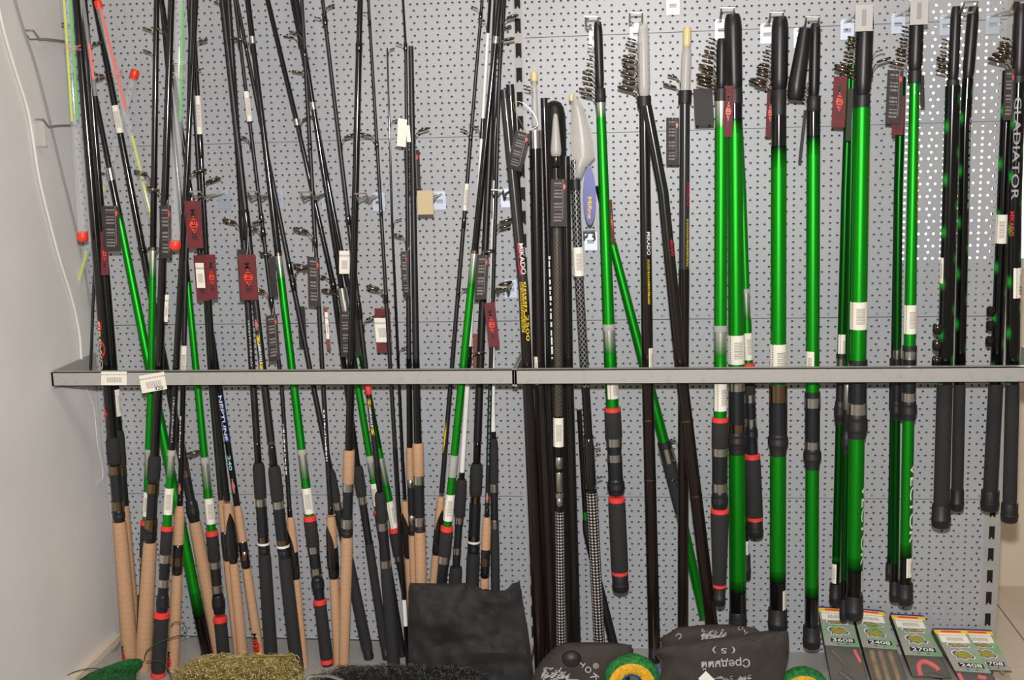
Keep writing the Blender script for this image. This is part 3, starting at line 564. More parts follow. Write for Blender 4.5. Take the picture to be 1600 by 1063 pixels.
float_tube('thin clear tube with one orange tip tied to the black rods near the wall', (128, -12), (149, 150), -.155, 6, ((68, 124, 1, 'tip_orange'),), ())

# --- right bay: dark poles standing in the corner of the bay
PB = 'dark poles standing at the left of the right bay'
def pole(label, axis, yt, yb, secs, guides=''): return rod(label, axis, yt, yb, secs, guides, 'fishing_pole', PB)
b1 = pole('woven carbon pole with a red MIKADO mark and yellow print', '788,142 818,450 843,1010', -.155, -.16, 'ct0 140 156 14; wv 154 470 15 16; bb 470 E 16 18')
b1.text('MIKADO', 380, 428, 8, 15.6, 25, 'ink_white').text((TXT['O'][0], TXT['O'][1]), 378, 430, 5, 15.4, -5, 'ink_red').text('2500', 492, 532, 6, 15.8, 32, 'ink_yellow').text(dashes(9, 10), 440, 488, 5, 15.8, 32, 'ink_yellow').text(dashes(24, 7, 3), 440, 518, 7, 15.9, -12, 'ink_yellow')
pole('black capped pole behind the MIKADO pole', '797,134 852,1010', -.125, -.13, 'ct0 132 150 13; bb 150 E 13 15')
pole('thick brown-black pole with a silver collar and clear tube on top', '836,196 842,560 864,1010', -.125, -.13,
     'cw 112 128 11; cf 126 197 8 11; fe 204 232 19; ca 232 E 19 20; lb 556 600 20.5 -25 18', '136 L 10 4; 142 L 9 4')
pole('slim black capped pole with white vertical print, right of the silver-collared pole', '850,155 862,560 880,1010', -.1, -.11, 'ct0 153 168 11; ca 168 E 11 13').text(dashes(14, 8), 400, 560, 4, 12, 20, 'ink_white')
pole('pole with a clear cone cover, dotted shaft and pale diamond-patterned grip', '868,178 870,350 873,700 877,1010', -.155, -.16,
     'cf 178 244 7 19; tw 240 262 12; bb 262 356 14; do 356 650 14; lb 652 697 17 -10; bk 697 714 13; mr 714 732 12; bk 732 740 9; mr 738 768 11; mr 770 778 14; mr 779 791 11; bk 791 801 13; di 800 E 14 16')
pole('plain dark pole between the dotted pole and the lattice pole', '884,250 888,560 900,1010', -.11, -.12, 'ct0 244 256 13; ca 256 E 14 16')
p7 = pole('lattice-patterned pole with black collar, white label, glossy reel seat and diamond grip', '897,240 905,440 916,620 925,780 937,1010', -.15, -.16,
          'la 250 282 12; co 281 297 16; la 297 386 14; lb 386 431 17.5 -5; la 431 605 14; bk 605 684 13; tw 680 686 16; sx 686 765 16; tw 764 772 17; di 770 E 18 17')
for y in (697, 707, 748): p7.guide(y, 1, 7, 15)
pole('grey foam-handled pole slanting out behind the lattice pole', '905,640 916,830 959,1008', -.07, -.09, 'bb 640 800 8; gn 800 812 8; bm 812 E 10 15')
# big translucent sleeve over the lattice pole
V, Fc = [], []
rows = [(150, 893, 901), (170, 892, 913), (195, 892, 921), (220, 892, 927), (245, 893, 930), (262, 894, 915), (278, 895, 908)]
for sgn in (1, -1):
    for y, a, b in rows:
        for i in range(7): u = i/6; V.append(at(a+(b-a)*u, y, -.15-sgn*.011*math.sin(math.pi*u)))
n = len(rows)*7
for q in (0, n):
    for r in range(len(rows)-1):
        for i in range(6): a = q+r*7+i; Fc.append((a, a+1, a+8, a+7))
o = mesh('tip_sleeve', V, Fc, 'clear_frost', p7.o, p7.o.location, True); o['label'] = 'blade-shaped translucent plastic sleeve'
p7.sections('cw 147 158 9')
# soft dark case with a rounded top behind the poles
V, Fc = [], []
prof = [(157, .05), (158, .3), (161, .6), (168, .82), (180, .95), (200, 1), (300, 1), (560, 1), (1008, 1)]
for y, k in prof:
    for i in range(12):
        t = 6.2832*i/12; c = 866+(y-157)*.012; p = at(c+18*k*math.cos(t), y, -.035+.024*k*math.sin(t)); V.append(p)
for r in range(len(prof)-1):
    for i in range(12): Fc.append((r*12+i, r*12+(i+1) % 12, (r+1)*12+(i+1) % 12, (r+1)*12+i))
tag_(mesh('rod_case', V, Fc, 'black_matte', None, None, True), 'soft black rod case with a rounded top behind the dark poles', 'rod case')

# --- right bay: telescopic rods hanging from the hooks
HB = 'telescopic rods hanging in the right bay'
def hrod(label, axis, Y, secs, bunch=(), **k):
    ax = axis.split(); s = Rod('telescopic_rod', label, 'fishing rod', axis, Y, Y, HB); y1 = float(ax[-1].split(',')[1]); s.o.location = s.pt(y1)
    s.sections(secs)
    for y0, y1, n, side, s0, s1, rw in bunch:
        n = n if n < 4 else int(n*1.25); rd = random.Random(int(y0*7+n))
        for i in range(n): s.guide(y0+(y1-y0)*i/max(1, n-1)+rd.uniform(-2, 2), side, (s0+(s1-s0)*i/max(1, n-1))*rd.uniform(.72, 1.12), rw+rd.uniform(0, 3), (90-side*(90+rd.uniform(-14, 14))) if n > 3 else None)
    return s
hrod('red-ringed green rod with short strap beside the oval blue tag', '934,36 951,507 970,924', -.14,
     'cv 34 140 14 13; co 138 160 17; sg 158 185 14 15; gn 185 507 15 19; cl 506 516 20; gs 514 516 19; sg 516 552 19; gn 552 640 20; lb 595 622 21.5 25 60; rr 636 644 26; fo 643 684 26 27; mr 683 697 25; st 697 709 22; mr 709 721 24; st 721 750 23; hd 748 772 27; rr 776 785 26; fo 784 893 27; rr 891 898 26; cp 897 924 26', ((72, 148, 9, -1, 6, 17, 12),))
hrod('pale green rod slanting behind the dark carbon pair, with silver collar', '935,290 958,385 1045,720 1100,965', -.07,
     'gd 290 380 11; gn 380 692 13 17; co 690 700 21; fe 700 722 24; fo 722 800 22 17; gn 800 965 16 14')
c1 = hrod('dark carbon rod hanging straight under the clear sleeve, gold-ringed', '1005,40 1012,600 1023,1035', -.135,
          'cf 38 150 18 20; co 150 168 22; ca 168 400 16 18; bb 400 1010 18 19; bz 655 657 19.5; bz 748 750 19.5; cp 1008 1035 19; lb 543 582 19 42 28', ((64, 142, 8, -1, 13, 20, 14),))
c1.text('MIKADO', 362, 398, 6, 18, 28, 'ink_white').text(dashes(20, 11, 2), 405, 475, 4, 18, 25, 'ink_yellow')
hrod('dark carbon rod slanting right from the clear sleeve toward the cloth bags', '1011,168 1036,300 1064,580 1088,780 1113,985', -.155,
     'ca 165 400 16 18; bb 400 985 18 20; bz 656 658 20.5; bz 773 775 20.5').text('MIKADO', 375, 400, 5, 18, 35, 'ink_red')
c2 = hrod('carbon rod with cream-topped clear sleeve, black table tag and side reel clips', '1074,44 1070,160 1068,560 1067,985', -.095,
          'cw 42 74 13; cf 72 165 16; co 141 162 21; wv 160 420 16; bb 420 985 17', ((122, 138, 2, -1, 12, 16, 14), (690, 750, 3, -1, 7, 8, 17)))
c2.text('MIKADO', 285, 322, 6, 16.4, 50, 'ink_red').text(dashes(20, 12, 2), 342, 416, 4, 16.4, 40, 'ink_yellow')
hrod('red-ringed green rod with wide silver band, thickest foam grip of its three', '1128,32 1127,155 1124,946', -.155,
     'cv 60 140 16; co 138 158 22; sg 156 200 19; gn 200 510 20; cl 508 518 22; gs 516 519 20; sg 518 556 20; gn 556 654 20; lb 597 641 22 20; rr 652 660 26; fo 659 700 26; mr 699 712 25; st 712 755 24; mr 754 768 25; hd 768 795 26; rr 794 802 28; fo 801 914 29 21; rr 912 918 21; cp 917 946 19', ((62, 134, 11, -1, 9, 25, 12),))
hrod('thick green rod with gold seat ring between two red-ringed rods', '1145,25 1148,170 1153,978', -.125,
     'cv 22 148 28 25; co 138 162 25; bk 160 185 23; bg 185 208 23; gn 208 598 24 25; lb 523 568 26 -5; fe 597 610 26; st 610 661 25 26; mb 661 675 28; hb 675 700 31; co 700 709 25; gn 709 905 26; gb 905 925 26; bk 925 956 26; cp 955 978 28')
hrod('thinnest red-ringed green rod of the three on one dark strap', '1152,150 1160,300 1169,560 1181,840', -.095,
     'gn 150 452 12; cl 451 458 13; sg 457 500 12; gn 500 570 14; lb 520 562 15; rr 567 576 19; fo 575 617 18; mr 616 629 18; st 629 655 17; mr 654 666 18; hd 666 690 20; st 690 710 18; rr 709 718 24; fo 717 809 25; rr 806 814 24; cp 812 840 24')
hrod('slim black-butted rod showing low behind the gold-ringed thick green rod', '1150,200 1160,600 1167,906', -.06, 'gd 200 820 9; lb 845 870 9 30; bk 820 868 9; cp 866 906 13')
hrod('green rod hanging alone from a long black strap, bronze seat ring', '1219,28 1217,180 1215,986', -.135,
     'cv 26 142 26; co 140 182 23 22; bk 180 228 23; bg 228 262 24; gn 262 601 24; lb 537 590 26 0 85; mb 600 629 28; st 629 678 28; hb 677 703 31; co 702 712 25; gn 711 890 25; gb 890 908 25; bk 908 952 25; lb 920 950 26 60 30; cp 950 986 30', ((72, 138, 10, -1, 6, 22, 22),))
g5 = hrod('green rod under two crossed black straps, with silver seat ring', '1274,38 1271,180 1268,1012', -.125,
          'cv 36 152 17; co 150 176 21; bk 174 212 21; bg 212 242 21; gn 242 612 21; lb 548 590 22 -40 45; co 612 622 24; fe 621 636 25; st 636 690 23; mr 689 701 24; hb 700 726 27; co 724 733 22; gn 731 915 21; gb 915 934 21; bk 934 980 21; cp 978 1012 27', ((133, 155, 4, -1, 12, 14, 14),))
V, Fc = tube_geo([at(1258, 44, -.14), at(1253, 80, -.14), at(1245, 130, -.142), at(1243, 150, -.142), at(1242, 157, -.142)], [.011, .014, .0165, .0165, .012], 12); o = mesh('tip_cover', V, Fc, 'black_matte', g5.o, g5.o.location, True)
g6 = hrod('wide bright green VECTOR rod with white hanger plate and large black strap', '1352,18 1347,165 1334,968', -.15,
          'cv 16 150 27 26; co 148 170 24; gn 168 562 25; lb 471 514 27 -12; co 562 570 29; fe 568 582 29; st 582 630 28; mr 629 647 30; hb 646 684 32; gn 683 870 24; gb 870 892 24; bk 892 932 24; lb 890 922 25 70 25; cp 930 968 28', ((58, 120, 9, -1, 10, 22, 20), (84, 98, 2, 1, 13, 18, 26)))
g6.text('VECTOR', 755, 880, 12, 24.2, 62, 'ink_white').text(dashes(20, 13, 2), 240, 380, 5, 25.2, 62, 'ink_orange')
hrod('darker green rod behind the wide VECTOR rod, with a low white label', '1328,100 1321,300 1305,945', -.1,
     'gd 100 552 13; lb 522 566 14 20; co 552 560 16; fe 560 576 15; st 576 628 14; hb 627 662 18; gd 661 870 13; gb 870 880 13; bk 880 915 13; lb 880 910 14 -40 35; cp 912 945 19')
hrod('slim green rod squeezed between the wide VECTOR rod and its darker neighbour', '1333,100 1318,970', -.12, 'gd 100 600 9; mr 600 640 12; hb 674 708 15; st 640 676 12; gd 707 905 11; bk 905 938 11; cp 936 970 13')
g7 = hrod('narrow green VECTOR rod beside a dark green bundle, hung under a white plate', '1433,8 1429,128 1414,945', -.145,
          'cv 6 112 22; co 110 130 20; gn 128 544 15 18; lb 476 521 20 -5; co 540 549 22; fe 547 561 22; st 561 614 21; mr 613 627 22; hb 626 656 25; gn 654 850 18; gb 850 872 18; bk 872 914 18; lb 870 900 19.5 40 45; cp 911 945 24', ((44, 100, 9, -1, 8, 18, 16),))
g7.text('VECTOR', 722, 846, 11, 18.4, 50, 'ink_white').text(dashes(20, 14, 2), 205, 350, 4, 16, 55, 'ink_orange')
hrod('dark green rod close left of the narrow VECTOR rod', '1409,120 1404,300 1398,932', -.11, 'gd 120 545 13; fe 547 560 13; st 560 640 15; hb 626 656 17; gd 655 880 12; bk 880 910 12; cp 908 940 17')
hrod('thin blackish rod at the back of the dark green bundle', '1403,140 1399,300 1389,900', -.06, 'bk 140 560 5; st 560 640 9; gd 640 870 6; bk 870 880 7; cp 880 906 11')
d1 = hrod('thicker green-spotted black rod with longer foam butt, beside backlit panel holes', '1494,12 1489,130 1470,824', -.145,
          'cv 10 126 16; co 124 136 19; sp 134 600 23; lb 402 442 24.5 -68 22; fo 600 790 24; cp 788 824 29', ((60, 112, 9, -1, 7, 13, 14),))
for y in (505, 530, 556): d1.lathe('reel_clip', [(y, 11), (y+3, 15), (y+13, 15), (y+17, 10)], 'seat_gloss', None).location += Vector((-.0175, -.004, 0))
hrod('slimmer green-spotted black rod with shorter foam butt, beside backlit panel holes', '1521,12 1512,125 1508,200 1495,798', -.11, 'cv 10 124 18; sp 122 600 17; fo 600 768 18; cp 765 798 21').text(dashes(14, 9), 185, 330, 4, 17.2, 40, 'ink_grey')
d2 = hrod('green-spotted black rod with white label, directly behind the GLADIATOR rod', '1576,110 1570,250 1556,600 1546,798', -.11, 'sp 110 600 19; lb 335 380 20.5 -30 55; fo 600 768 22; cp 766 798 28')
for y in (478, 500, 525): d2.lathe('reel_clip', [(y, 9), (y+3, 14), (y+12, 14), (y+16, 9)], 'seat_gloss', None).location += Vector((-.016, -.004, 0))
d3 = hrod('green-spotted black rod with large outlined GLADIATOR lettering', '1596,8 1592,120 1586,300 1582,600 1577,816', -.15,
          'cv 6 120 22; co 118 130 22; sp 128 600 21; lb 418 465 22.4 40 60; fo 600 788 21; cp 786 816 26', ((62, 96, 6, -1, 10, 22, 20),))
d3.text('GLADIATOR', 152, 312, 11, 21.3, -18, 'ink_grey').text('MIKADO', 330, 368, 7, 21.3, -40, 'ink_red').text('329', 446, 460, 5, 22.7, 40, 'ink')

# ------------------------------------------------------------------ pegboard hooks
HG = 'wire display hooks on the perforated panels'
def hook(label, X, Z, L=.17, plate=True, holder=None, wd=.011, dz=0):
    o = thing('display_hook', label, 'hook', (X, 0, Z), HG)
    pts = []
    for sx in (-1, 1):
        q = [(sx*wd*.55, .004, 0), (sx*wd*.6, -.03, 0), (sx*wd*.6, -L*.55, -.001), (sx*wd, -L*.72, -.002), (sx*wd, -L*.86, -.004), (sx*wd, -L, .012)]
        pts += q if sx < 0 else q[::-1]
    V, Fc = tube_geo(pts, .0021, 6); mesh('prong_wire', V, Fc, 'wire', o, None, True)
    if plate:
        V, Fc = boxes([((-.0135, -.004, -.034), (.0135, -.0022, -.020)), ((-.0135, -.004, -.012), (.0135, -.0022, .004)), ((-.0135, -.004, -.020), (-.0075, -.0022, -.012)), ((.0075, -.004, -.020), (.0135, -.0022, -.012)), ((-.012, -.005, .003), (.012, .0, .006))])
        mesh('back_plate', V, Fc, 'zinc', o)
    if holder: mesh('price_holder', *boxes([((-.016, -L-.006, -.03+dz), (.016, -L-.003, .016+dz)), ((-.017, -L-.007, -.032+dz), (.017, -L-.002, -.029+dz))]), holder, o)
    if holder == 'plate_white': mesh('slot_window', *box((-.004, -L-.0068, -.022), (.004, -L-.006, .008)), 'ink_grey', o)
    return o
def hook_at(label, px, py, **k):
    p = at(px, py, 0); return hook(label, p.x, p.z, **k)
hook_at('wire hook near the wall at the top, above a hook with a clear holder', 106, 66, L=.165, plate=False)
hook_at('wire hook near the wall with a small clear plastic price holder', 116, 196, L=.155, plate=False, holder='clear_frost', dz=-.012)
for lab, x, y, h in (('zinc-plated hook right of the red-capped float tube', 350, 302, None), ('zinc-plated hook behind the pair of rods with the big red MIFINE tag', 434, 302, None),
                     ('wire hook among the slanting black rods left of the two-ring cork rod', 512, 303, None), ('zinc-plated hook beside the very thin black rod', 592, 305, None),
                     ('zinc-plated hook with an empty brownish price holder', 687, 303, 'plate_brown'), ('zinc-plated hook beside the white rods, upper of two', 792, 299, None), ('zinc-plated hook beside the white rods, lower of two', 798, 441, None),
                     ('short zinc-plated hook behind the oval blue tag', 923, 366, None)):
    hook_at(lab, x, y, L=.07 if 'oval' in lab else .165, holder=h)
for lab, x, y, Y, h in (('hook carrying the red-ringed green rod beside the oval blue tag', 926, 38, -.14, None), ('hook carrying the clear-sleeved carbon rods', 994, 32, -.135, None), ('empty hook whose zinc plate shows above the cream-topped sleeve', 1052, -6, -.03, None),
                        ('hook carrying three green rods on one dark strap', 1134, 26, -.125, None), ('hook carrying the single green rod with the long strap', 1210, 32, -.135, None), ('hook carrying the green rod with two crossed straps', 1264, 40, -.125, None),
                        ('hook with a white plate carrying the wide VECTOR rod', 1345, 24, -.15, 'plate_white'), ('hook with a white plate carrying the narrow VECTOR rod', 1429, 14, -.145, 'plate_white'), ('hook carrying the pair of green-spotted black rods', 1506, 18, -.13, None), ('hook carrying the GLADIATOR rods', 1588, 14, -.15, None)):
    p = at(x, y, Y); hook(lab, p.x, p.z, L=.06 if 'empty' in lab else .178, holder=h, wd=.012)

# ------------------------------------------------------------------ hanging tags
TG = 'printed swing tags hanging from rods'
def flat(word, quad, material, name, parent, lift=.0009, run='down', sc=(1, 1), org=None):
    """print lying on a quad TL TR BR BL (3D); run: which way the text reads"""
    vs, fs = TXT[word] if isinstance(word, str) else word
    TL, TR, BR, BL = quad; nrm = (TR-TL).cross(BL-TL).normalized()
    if nrm.dot(CAM-TL) < 0: nrm = -nrm
    V = []
    for x, y in vs:
        x *= sc[0]; y *= sc[1]
        u, v = {'down': (.5+y, .5+x), 'right': (.5+x, .5-y), 'over': (.5-x, .5+y), 'up': (.5-y, .5-x)}[run]
        V.append((TL*(1-u)+TR*u)*(1-v)+(BL*(1-u)+BR*u)*v+nrm*lift)
    return mesh(name, V, fs, material, parent, org if org is not None else parent.location)
DIAMOND = ([(0, .5), (.5, 0), (0, -.5), (-.5, 0)], [(0, 1, 2, 3)])
def swing_tag(label, x0, y0, x1, y1, Y, kind, skew=0, dx=0, tie=None, turn=0, curl=0):
    """card between pixel corners, sheared by skew px over its height, turned in depth by turn metres"""
    q = [at(x0, y0, Y), at(x1, y0+dx, Y+turn), at(x1+skew, y1+dx, Y+turn), at(x0+skew, y1, Y)]
    base = (q[2]+q[3])/2; o = thing('swing_tag', label, 'tag', base, TG)
    nrm = (q[1]-q[0]).cross(q[3]-q[0]).normalized(); nrm = nrm if nrm.dot(CAM-q[0]) > 0 else -nrm
    m = {'table': 'table_card', 'maroon': 'maroon', 'dark': 'grey_card', 'paper': 'paper', 'rust': 'rust_card', 'gloss': 'grey_card', 'red': 'maroon', 'white': 'price_label_flat'}[kind]
    nr = 8; V, U, Fc = [], [], []
    for lay in (0, 1):
        for j in range(nr+1):
            f = j/nr; c = curl*math.sin(f*math.pi)
            for i in (0, 1):
                p = (q[0] if i == 0 else q[1])*(1-f)+(q[3] if i == 0 else q[2])*f; V.append(p+nrm*(c-lay*.0007)); U.append((i, f))
    h = 2*(nr+1)
    for j in range(nr):
        a = j*2; Fc += [(a, a+1, a+3, a+2), (h+a, h+a+2, h+a+3, h+a+1), (a, a+2, h+a+2, h+a), (a+1, h+a+1, h+a+3, a+3)]
    Fc += [(0, h, h+1, 1), (2*nr, 2*nr+1, h+2*nr+1, h+2*nr)]
    card = mesh('card', V, Fc, m, o, o.location, False, U); L_ = o.location
    if kind in ('maroon', 'red'):
        flat(DIAMOND, q, 'logo_red', 'emblem', card, .0009+curl, 'down', (.42, .55), L_); flat('MIFINE', q, 'ink', 'lettering', card, .0014+curl, 'down', (.66, .30), L_)
    if kind == 'table': flat(DIAMOND, q, 'logo_red', 'emblem', card, .0009+curl, 'down', (.14, .18), L_).location += (q[1]-q[0])*.34+(q[0]-q[3])*.34
    if tie:
        a = (q[0]+q[1])/2+(q[3]-q[0])*.04; b = at(tie[0], tie[1], tie[2] if len(tie) > 2 else Y+.012)
        tube('string', smooth_path([a, (a+b)/2+Vector((.002, -.004, -.003)), b], 5), .0004, 'thread_white', o, o.location, 4)
    return o
def tag_sticker(o, x0, y0, x1, y1, Y, skew=0, m='price_label_flat'):
    q = [at(x0, y0, Y), at(x1, y0, Y), at(x1+skew, y1, Y), at(x0+skew, y1, Y)]
    me = mesh('price_sticker', q, [(0, 1, 2, 3)], m, o, o.location, False, [(0, 0), (1, 0), (1, 1), (0, 1)]); return me
T = swing_tag
T('black size-table tag hung on the FIREWOLF rod', 159, 322, 186, 393, -.172, 'table', 3, 0, (163, 312, -.15))
T('pinkish MIFINE tag showing below the black tag on the FIREWOLF rod', 157, 362, 169, 430, -.166, 'maroon', 1)
T('narrow black size-table tag left of the red-capped float tube', 249, 321, 267, 404, -.166, 'table', 2, 0, (262, 312, -.14))
T('maroon MIFINE tag right of the red-capped float tube', 288, 314, 313, 388, -.172, 'maroon', 5, 0, (300, 300, -.14))
o = T('slim maroon tag with a white price sticker low beside the upright green rod', 249, 408, 260, 510, -.145, 'rust', -2, 0); tag_sticker(o, 258, 461, 264, 503, -.149, -2)
o = T('maroon tag half covered by a white barcode sticker, left of a twin tag', 302, 399, 322, 470, -.13, 'maroon', 6, 0); tag_sticker(o, 305, 411, 318, 450, -.134, 3)
T('maroon MIFINE tag right of its stickered twin', 321, 398, 336, 468, -.136, 'maroon', 5, 0, (330, 380, -.1))
T('dark back of a tag behind the big red MIFINE tag', 370, 390, 385, 470, -.155, 'dark', 5)
T('big dusty-red MIFINE tag hanging over two black foam-handled rods', 372, 398, 399, 469, -.168, 'maroon', 5, 0, (388, 348, -.13))
T('dark grey rolled tag left of the silver-jointed green rod', 420, 402, 430, 464, -.13, 'gloss', 5, 0, None, 0, .004)
T('black size-table tag hanging just above the rail beside a silver-jointed green rod', 415, 494, 433, 566, -.145, 'table', 5, -3, (428, 476, -.12))
T('black tag hanging behind the slanting thin foam-butted rod', 464, 479, 476, 545, -.06, 'dark', 4)
T('brown-grey size-table tag between the thin dark rod and slanting rods', 480, 401, 499, 477, -.15, 'table', 2, 2, (490, 385, -.12))
o = T('narrow brown tag with a white sticker edge, above the rail', 505, 478, 511, 545, -.12, 'rust', 6, 4); tag_sticker(o, 507, 488, 512, 530, -.124, 3)
o = T('white folded paper price tag on the slanting black rods', 530, 392, 546, 428, -.115, 'white', 0, 0, (538, 386, -.1))
T('dark size-table tag hiding the joint of the slanting green rod', 530, 487, 549, 558, -.115, 'table', 3, 0, (540, 470, -.1))
T('plain grey tag right behind the table tag above the rail', 549, 486, 560, 556, -.095, 'dark', 3)
o = T('maroon tag covered by a large white barcode sticker beside the very thin rod', 585, 482, 609, 550, -.11, 'maroon', 4, 0, (601, 462, -.12)); tag_sticker(o, 584, 497, 607, 535, -.115, 4)
T('cream blank paper tag on the close pair of black rods', 622, 185, 636, 228, -.15, 'paper', -2, 2)
T('small cream folded slip taped beside the blank paper tag', 634, 196, 640, 222, -.155, 'paper', 2, 0)
T('bluish black shiny size-table tag behind the close pair of black rods', 631, 236, 655, 306, -.075, 'table', 3, -2)
T('curled black size-table tag left of the close pair of black rods', 626, 393, 637, 464, -.15, 'table', 5, 0, (640, 385, -.13), 0, .008)
T('black size-table tag over the leaning green rod silver joint', 745, 399, 764, 468, -.172, 'table', -4, 0, (755, 392, -.15))
o = T('maroon tag with white edge hanging on the upright white rod', 756, 474, 773, 543, -.156, 'maroon', 8, -2, (768, 452, -.13))
T('rust-brown tag showing behind the black rods above the rail', 739, 522, 748, 578, -.06, 'rust', 0)
T('curled glossy black size-table tag tied by a wire to the MIKADO pole', 806, 203, 829, 262, -.176, 'table', -14, 7, None, 0, .007)
P = [at(x, y, -.178) for x, y in ((822, 206), (808, 180), (802, 162), (815, 160), (832, 175), (840, 195), (828, 203))]; t_ = tube('wire_tie', smooth_path(P, 5), .0006, 'wire'); tag_(t_, 'thin wire loop tying the curled glossy tag to the dark poles', 'wire')
T('brown size-table tag on the dotted pole', 861, 280, 886, 354, -.172, 'table', -1, 0, (868, 276, -.16))
T('red tag edge showing behind the green rod beside the oval blue tag', 951, 312, 956, 382, -.1, 'red', 5, 0)
T('black size-table tag left of the cream-topped carbon rod', 1041, 184, 1061, 258, -.1, 'table', 0, 0, (1052, 142, -.09))
T('blank shiny dark tag under the guides of the three green rods', 1083, 139, 1113, 195, -.165, 'gloss', 3, -1)
T('red MIFINE tag strapped across the two thick green rods', 1132, 134, 1147, 214, -.178, 'red', -3, 0)
T('dark red tag behind the right edge of the dark strap', 1152, 104, 1160, 180, -.1, 'rust', 0)
T('red and black tag tucked behind the single long-strapped green rod', 1199, 138, 1211, 214, -.115, 'red', -3, 0)
T('narrow dark tag slanting beside the rod with two crossed straps', 1256, 172, 1261, 254, -.12, 'dark', -9, 0)
T('dark red MIFINE tag left of the wide VECTOR rod', 1303, 119, 1324, 198, -.16, 'red', -4, 1, (1314, 112, -.14))
T('black tag edge with small print beside the dark red tag', 1326, 138, 1334, 220, -.165, 'dark', -5, 0)
T('dark red tag lower behind the black table tag of the narrow VECTOR rod', 1396, 150, 1414, 211, -.15, 'red', -3, 0)
T('black size-table tag left of the narrow VECTOR rod', 1387, 109, 1412, 192, -.165, 'table', -4, 2, (1400, 104, -.14))
T('plain dark tag behind the narrow VECTOR rod', 1437, 118, 1444, 168, -.1, 'dark', 1)
T('dark maroon size-table tag beside the GLADIATOR rod', 1570, 108, 1586, 188, -.178, 'table', -3, 0)
# oval blue card
n = 28; q0 = at(921, 306, -.14); k = pxm(q0); V = []
for lay in (0, .0008):
    V += [q0+Vector((10*k*math.cos(6.2832*i/n), lay, 46*k*math.sin(6.2832*i/n))) for i in range(n)]
o = thing('swing_tag', 'oval blue card with yellow script between the lattice pole and green rod', 'tag', q0-Vector((0, 0, 46*k)), TG)
mesh('card', V, [tuple(range(n-1, -1, -1)), tuple(range(n, 2*n))]+[(i, (i+1) % n, n+(i+1) % n, n+i) for i in range(n)], 'blue_card', o, o.location)
flat('Mifine', [at(915, 308, -.14), at(928, 308, -.14), at(928, 342, -.14), at(915, 342, -.14)], 'ink_yellow', 'lettering', o, .001, 'down', (1, .5))
# price labels stuck on the left guard rail
for (x0, y0, x1, y1, sk, dy), lab, num in (((158, 581, 198, 602, 0, 0), 'white barcode label stuck straight on the left guard rail', None), ((217, 588, 256, 615, 5, -7), 'tilted white barcode label with 320 on the left guard rail', '320')):
    q = [at(x0, y0, RY-.0012), at(x1, y0+dy, RY-.0012), at(x1+sk, y1+dy, RY-.0012), at(x0+sk, y1, RY-.0012)]
    o = thing('price_label', lab, 'label', (q[2]+q[3])/2, 'price labels on the guard rail')
    V = q+[p+Vector((0, .001, 0)) for p in q]
    mesh('paper', V, [(0, 1, 2, 3), (7, 6, 5, 4), (0, 4, 5, 1), (1, 5, 6, 2), (2, 6, 7, 3), (3, 7, 4, 0)], 'price_label_flat', o, o.location, False, [(0, 0), (1, 0), (1, 1), (0, 1)]*2)
    if num: flat(num, q, 'ink', 'lettering', o, .0008, 'right', (.34, .2)).location += (q[1]-q[0])*.2+(q[3]-q[0])*.36

# ------------------------------------------------------------------ bags on the base shelf
def pillow(name, label, cat, rows, Y, bulge, material, nx=30, folds=(), tilt=0, back=.6, group=None, top=None, wr=.004):
    """soft closed bag: rows of (image y, left x, right x); front swells towards the shopper"""
    yy = [r[0] for r in rows]; dense = []
    for i in range(len(rows)-1):
        m_ = max(2, int((yy[i+1]-yy[i])/5))
        for k in range(m_): f = k/m_; dense.append(tuple(rows[i][j]*(1-f)+rows[i+1][j]*f for j in range(3)))
    dense.append(rows[-1]); V, Fc = [], []; R_ = len(dense)
    def P(u, r, s):
        y, a, b = dense[r]; v = r/(R_-1); d = bulge*(max(0, math.sin(math.pi*u))**.55)*(min(1, v*3.2)**.6)
        x = a+(b-a)*u; d += wr*noise.noise(Vector((x*.045, y*.045, Y*90)))+wr*.6*noise.noise(Vector((x*.11, y*.09, Y*50)))
        if top:
            for (xa, da), (xb, db) in zip(top, top[1:]):
                if xa <= x <= xb: y += (da+(db-da)*(x-xa)/(xb-xa))*(1-v)**3
        for (fx, fy, ax, ay, amp) in folds: d += amp*math.exp(-((x-fx)/ax)**2-((y-fy)/ay)**2)
        if s < 0: d = -d*back
        return at(x, y, Y-tilt*v-d)
    for s in (1, -1):
        for r in range(R_):
            for i in range(nx+1): V.append(P(i/nx, r, s))
    h = R_*(nx+1)
    for r in range(R_-1):
        for i in range(nx): a = r*(nx+1)+i; Fc += [(a, a+1, a+nx+2, a+nx+1), (h+a, h+a+nx+1, h+a+nx+2, h+a+1)]
        for i in (0, nx): a = r*(nx+1)+i; Fc.append((a, a+nx+1, h+a+nx+1, h+a))
    for r in (0, R_-1):
        for i in range(nx): a = r*(nx+1)+i; Fc.append((a, h+a, h+a+1, a+1))
    V = [Vector((p.x, p.y, max(p.z, SH+.0005))) for p in V]
    base = sum((V[i] for i in range((R_-1)*(nx+1), h)), Vector())/(nx+1); base.z = SH
    o = thing(name, label, cat, base, group); b = mesh('fabric' if 'bag' in name else 'netting', V, Fc, material, o, base, True)
    o['front'] = 0; del o['front']
    def surf(x, y, lift=.0015):
        r = min(range(R_), key=lambda k: abs(dense[k][0]-y)); yv, a, b2 = dense[r]; p = P(min(1, max(0, (x-a)/(b2-a))), r, 1)
        q = at(x, y, p.y-lift); return q
    return o, surf
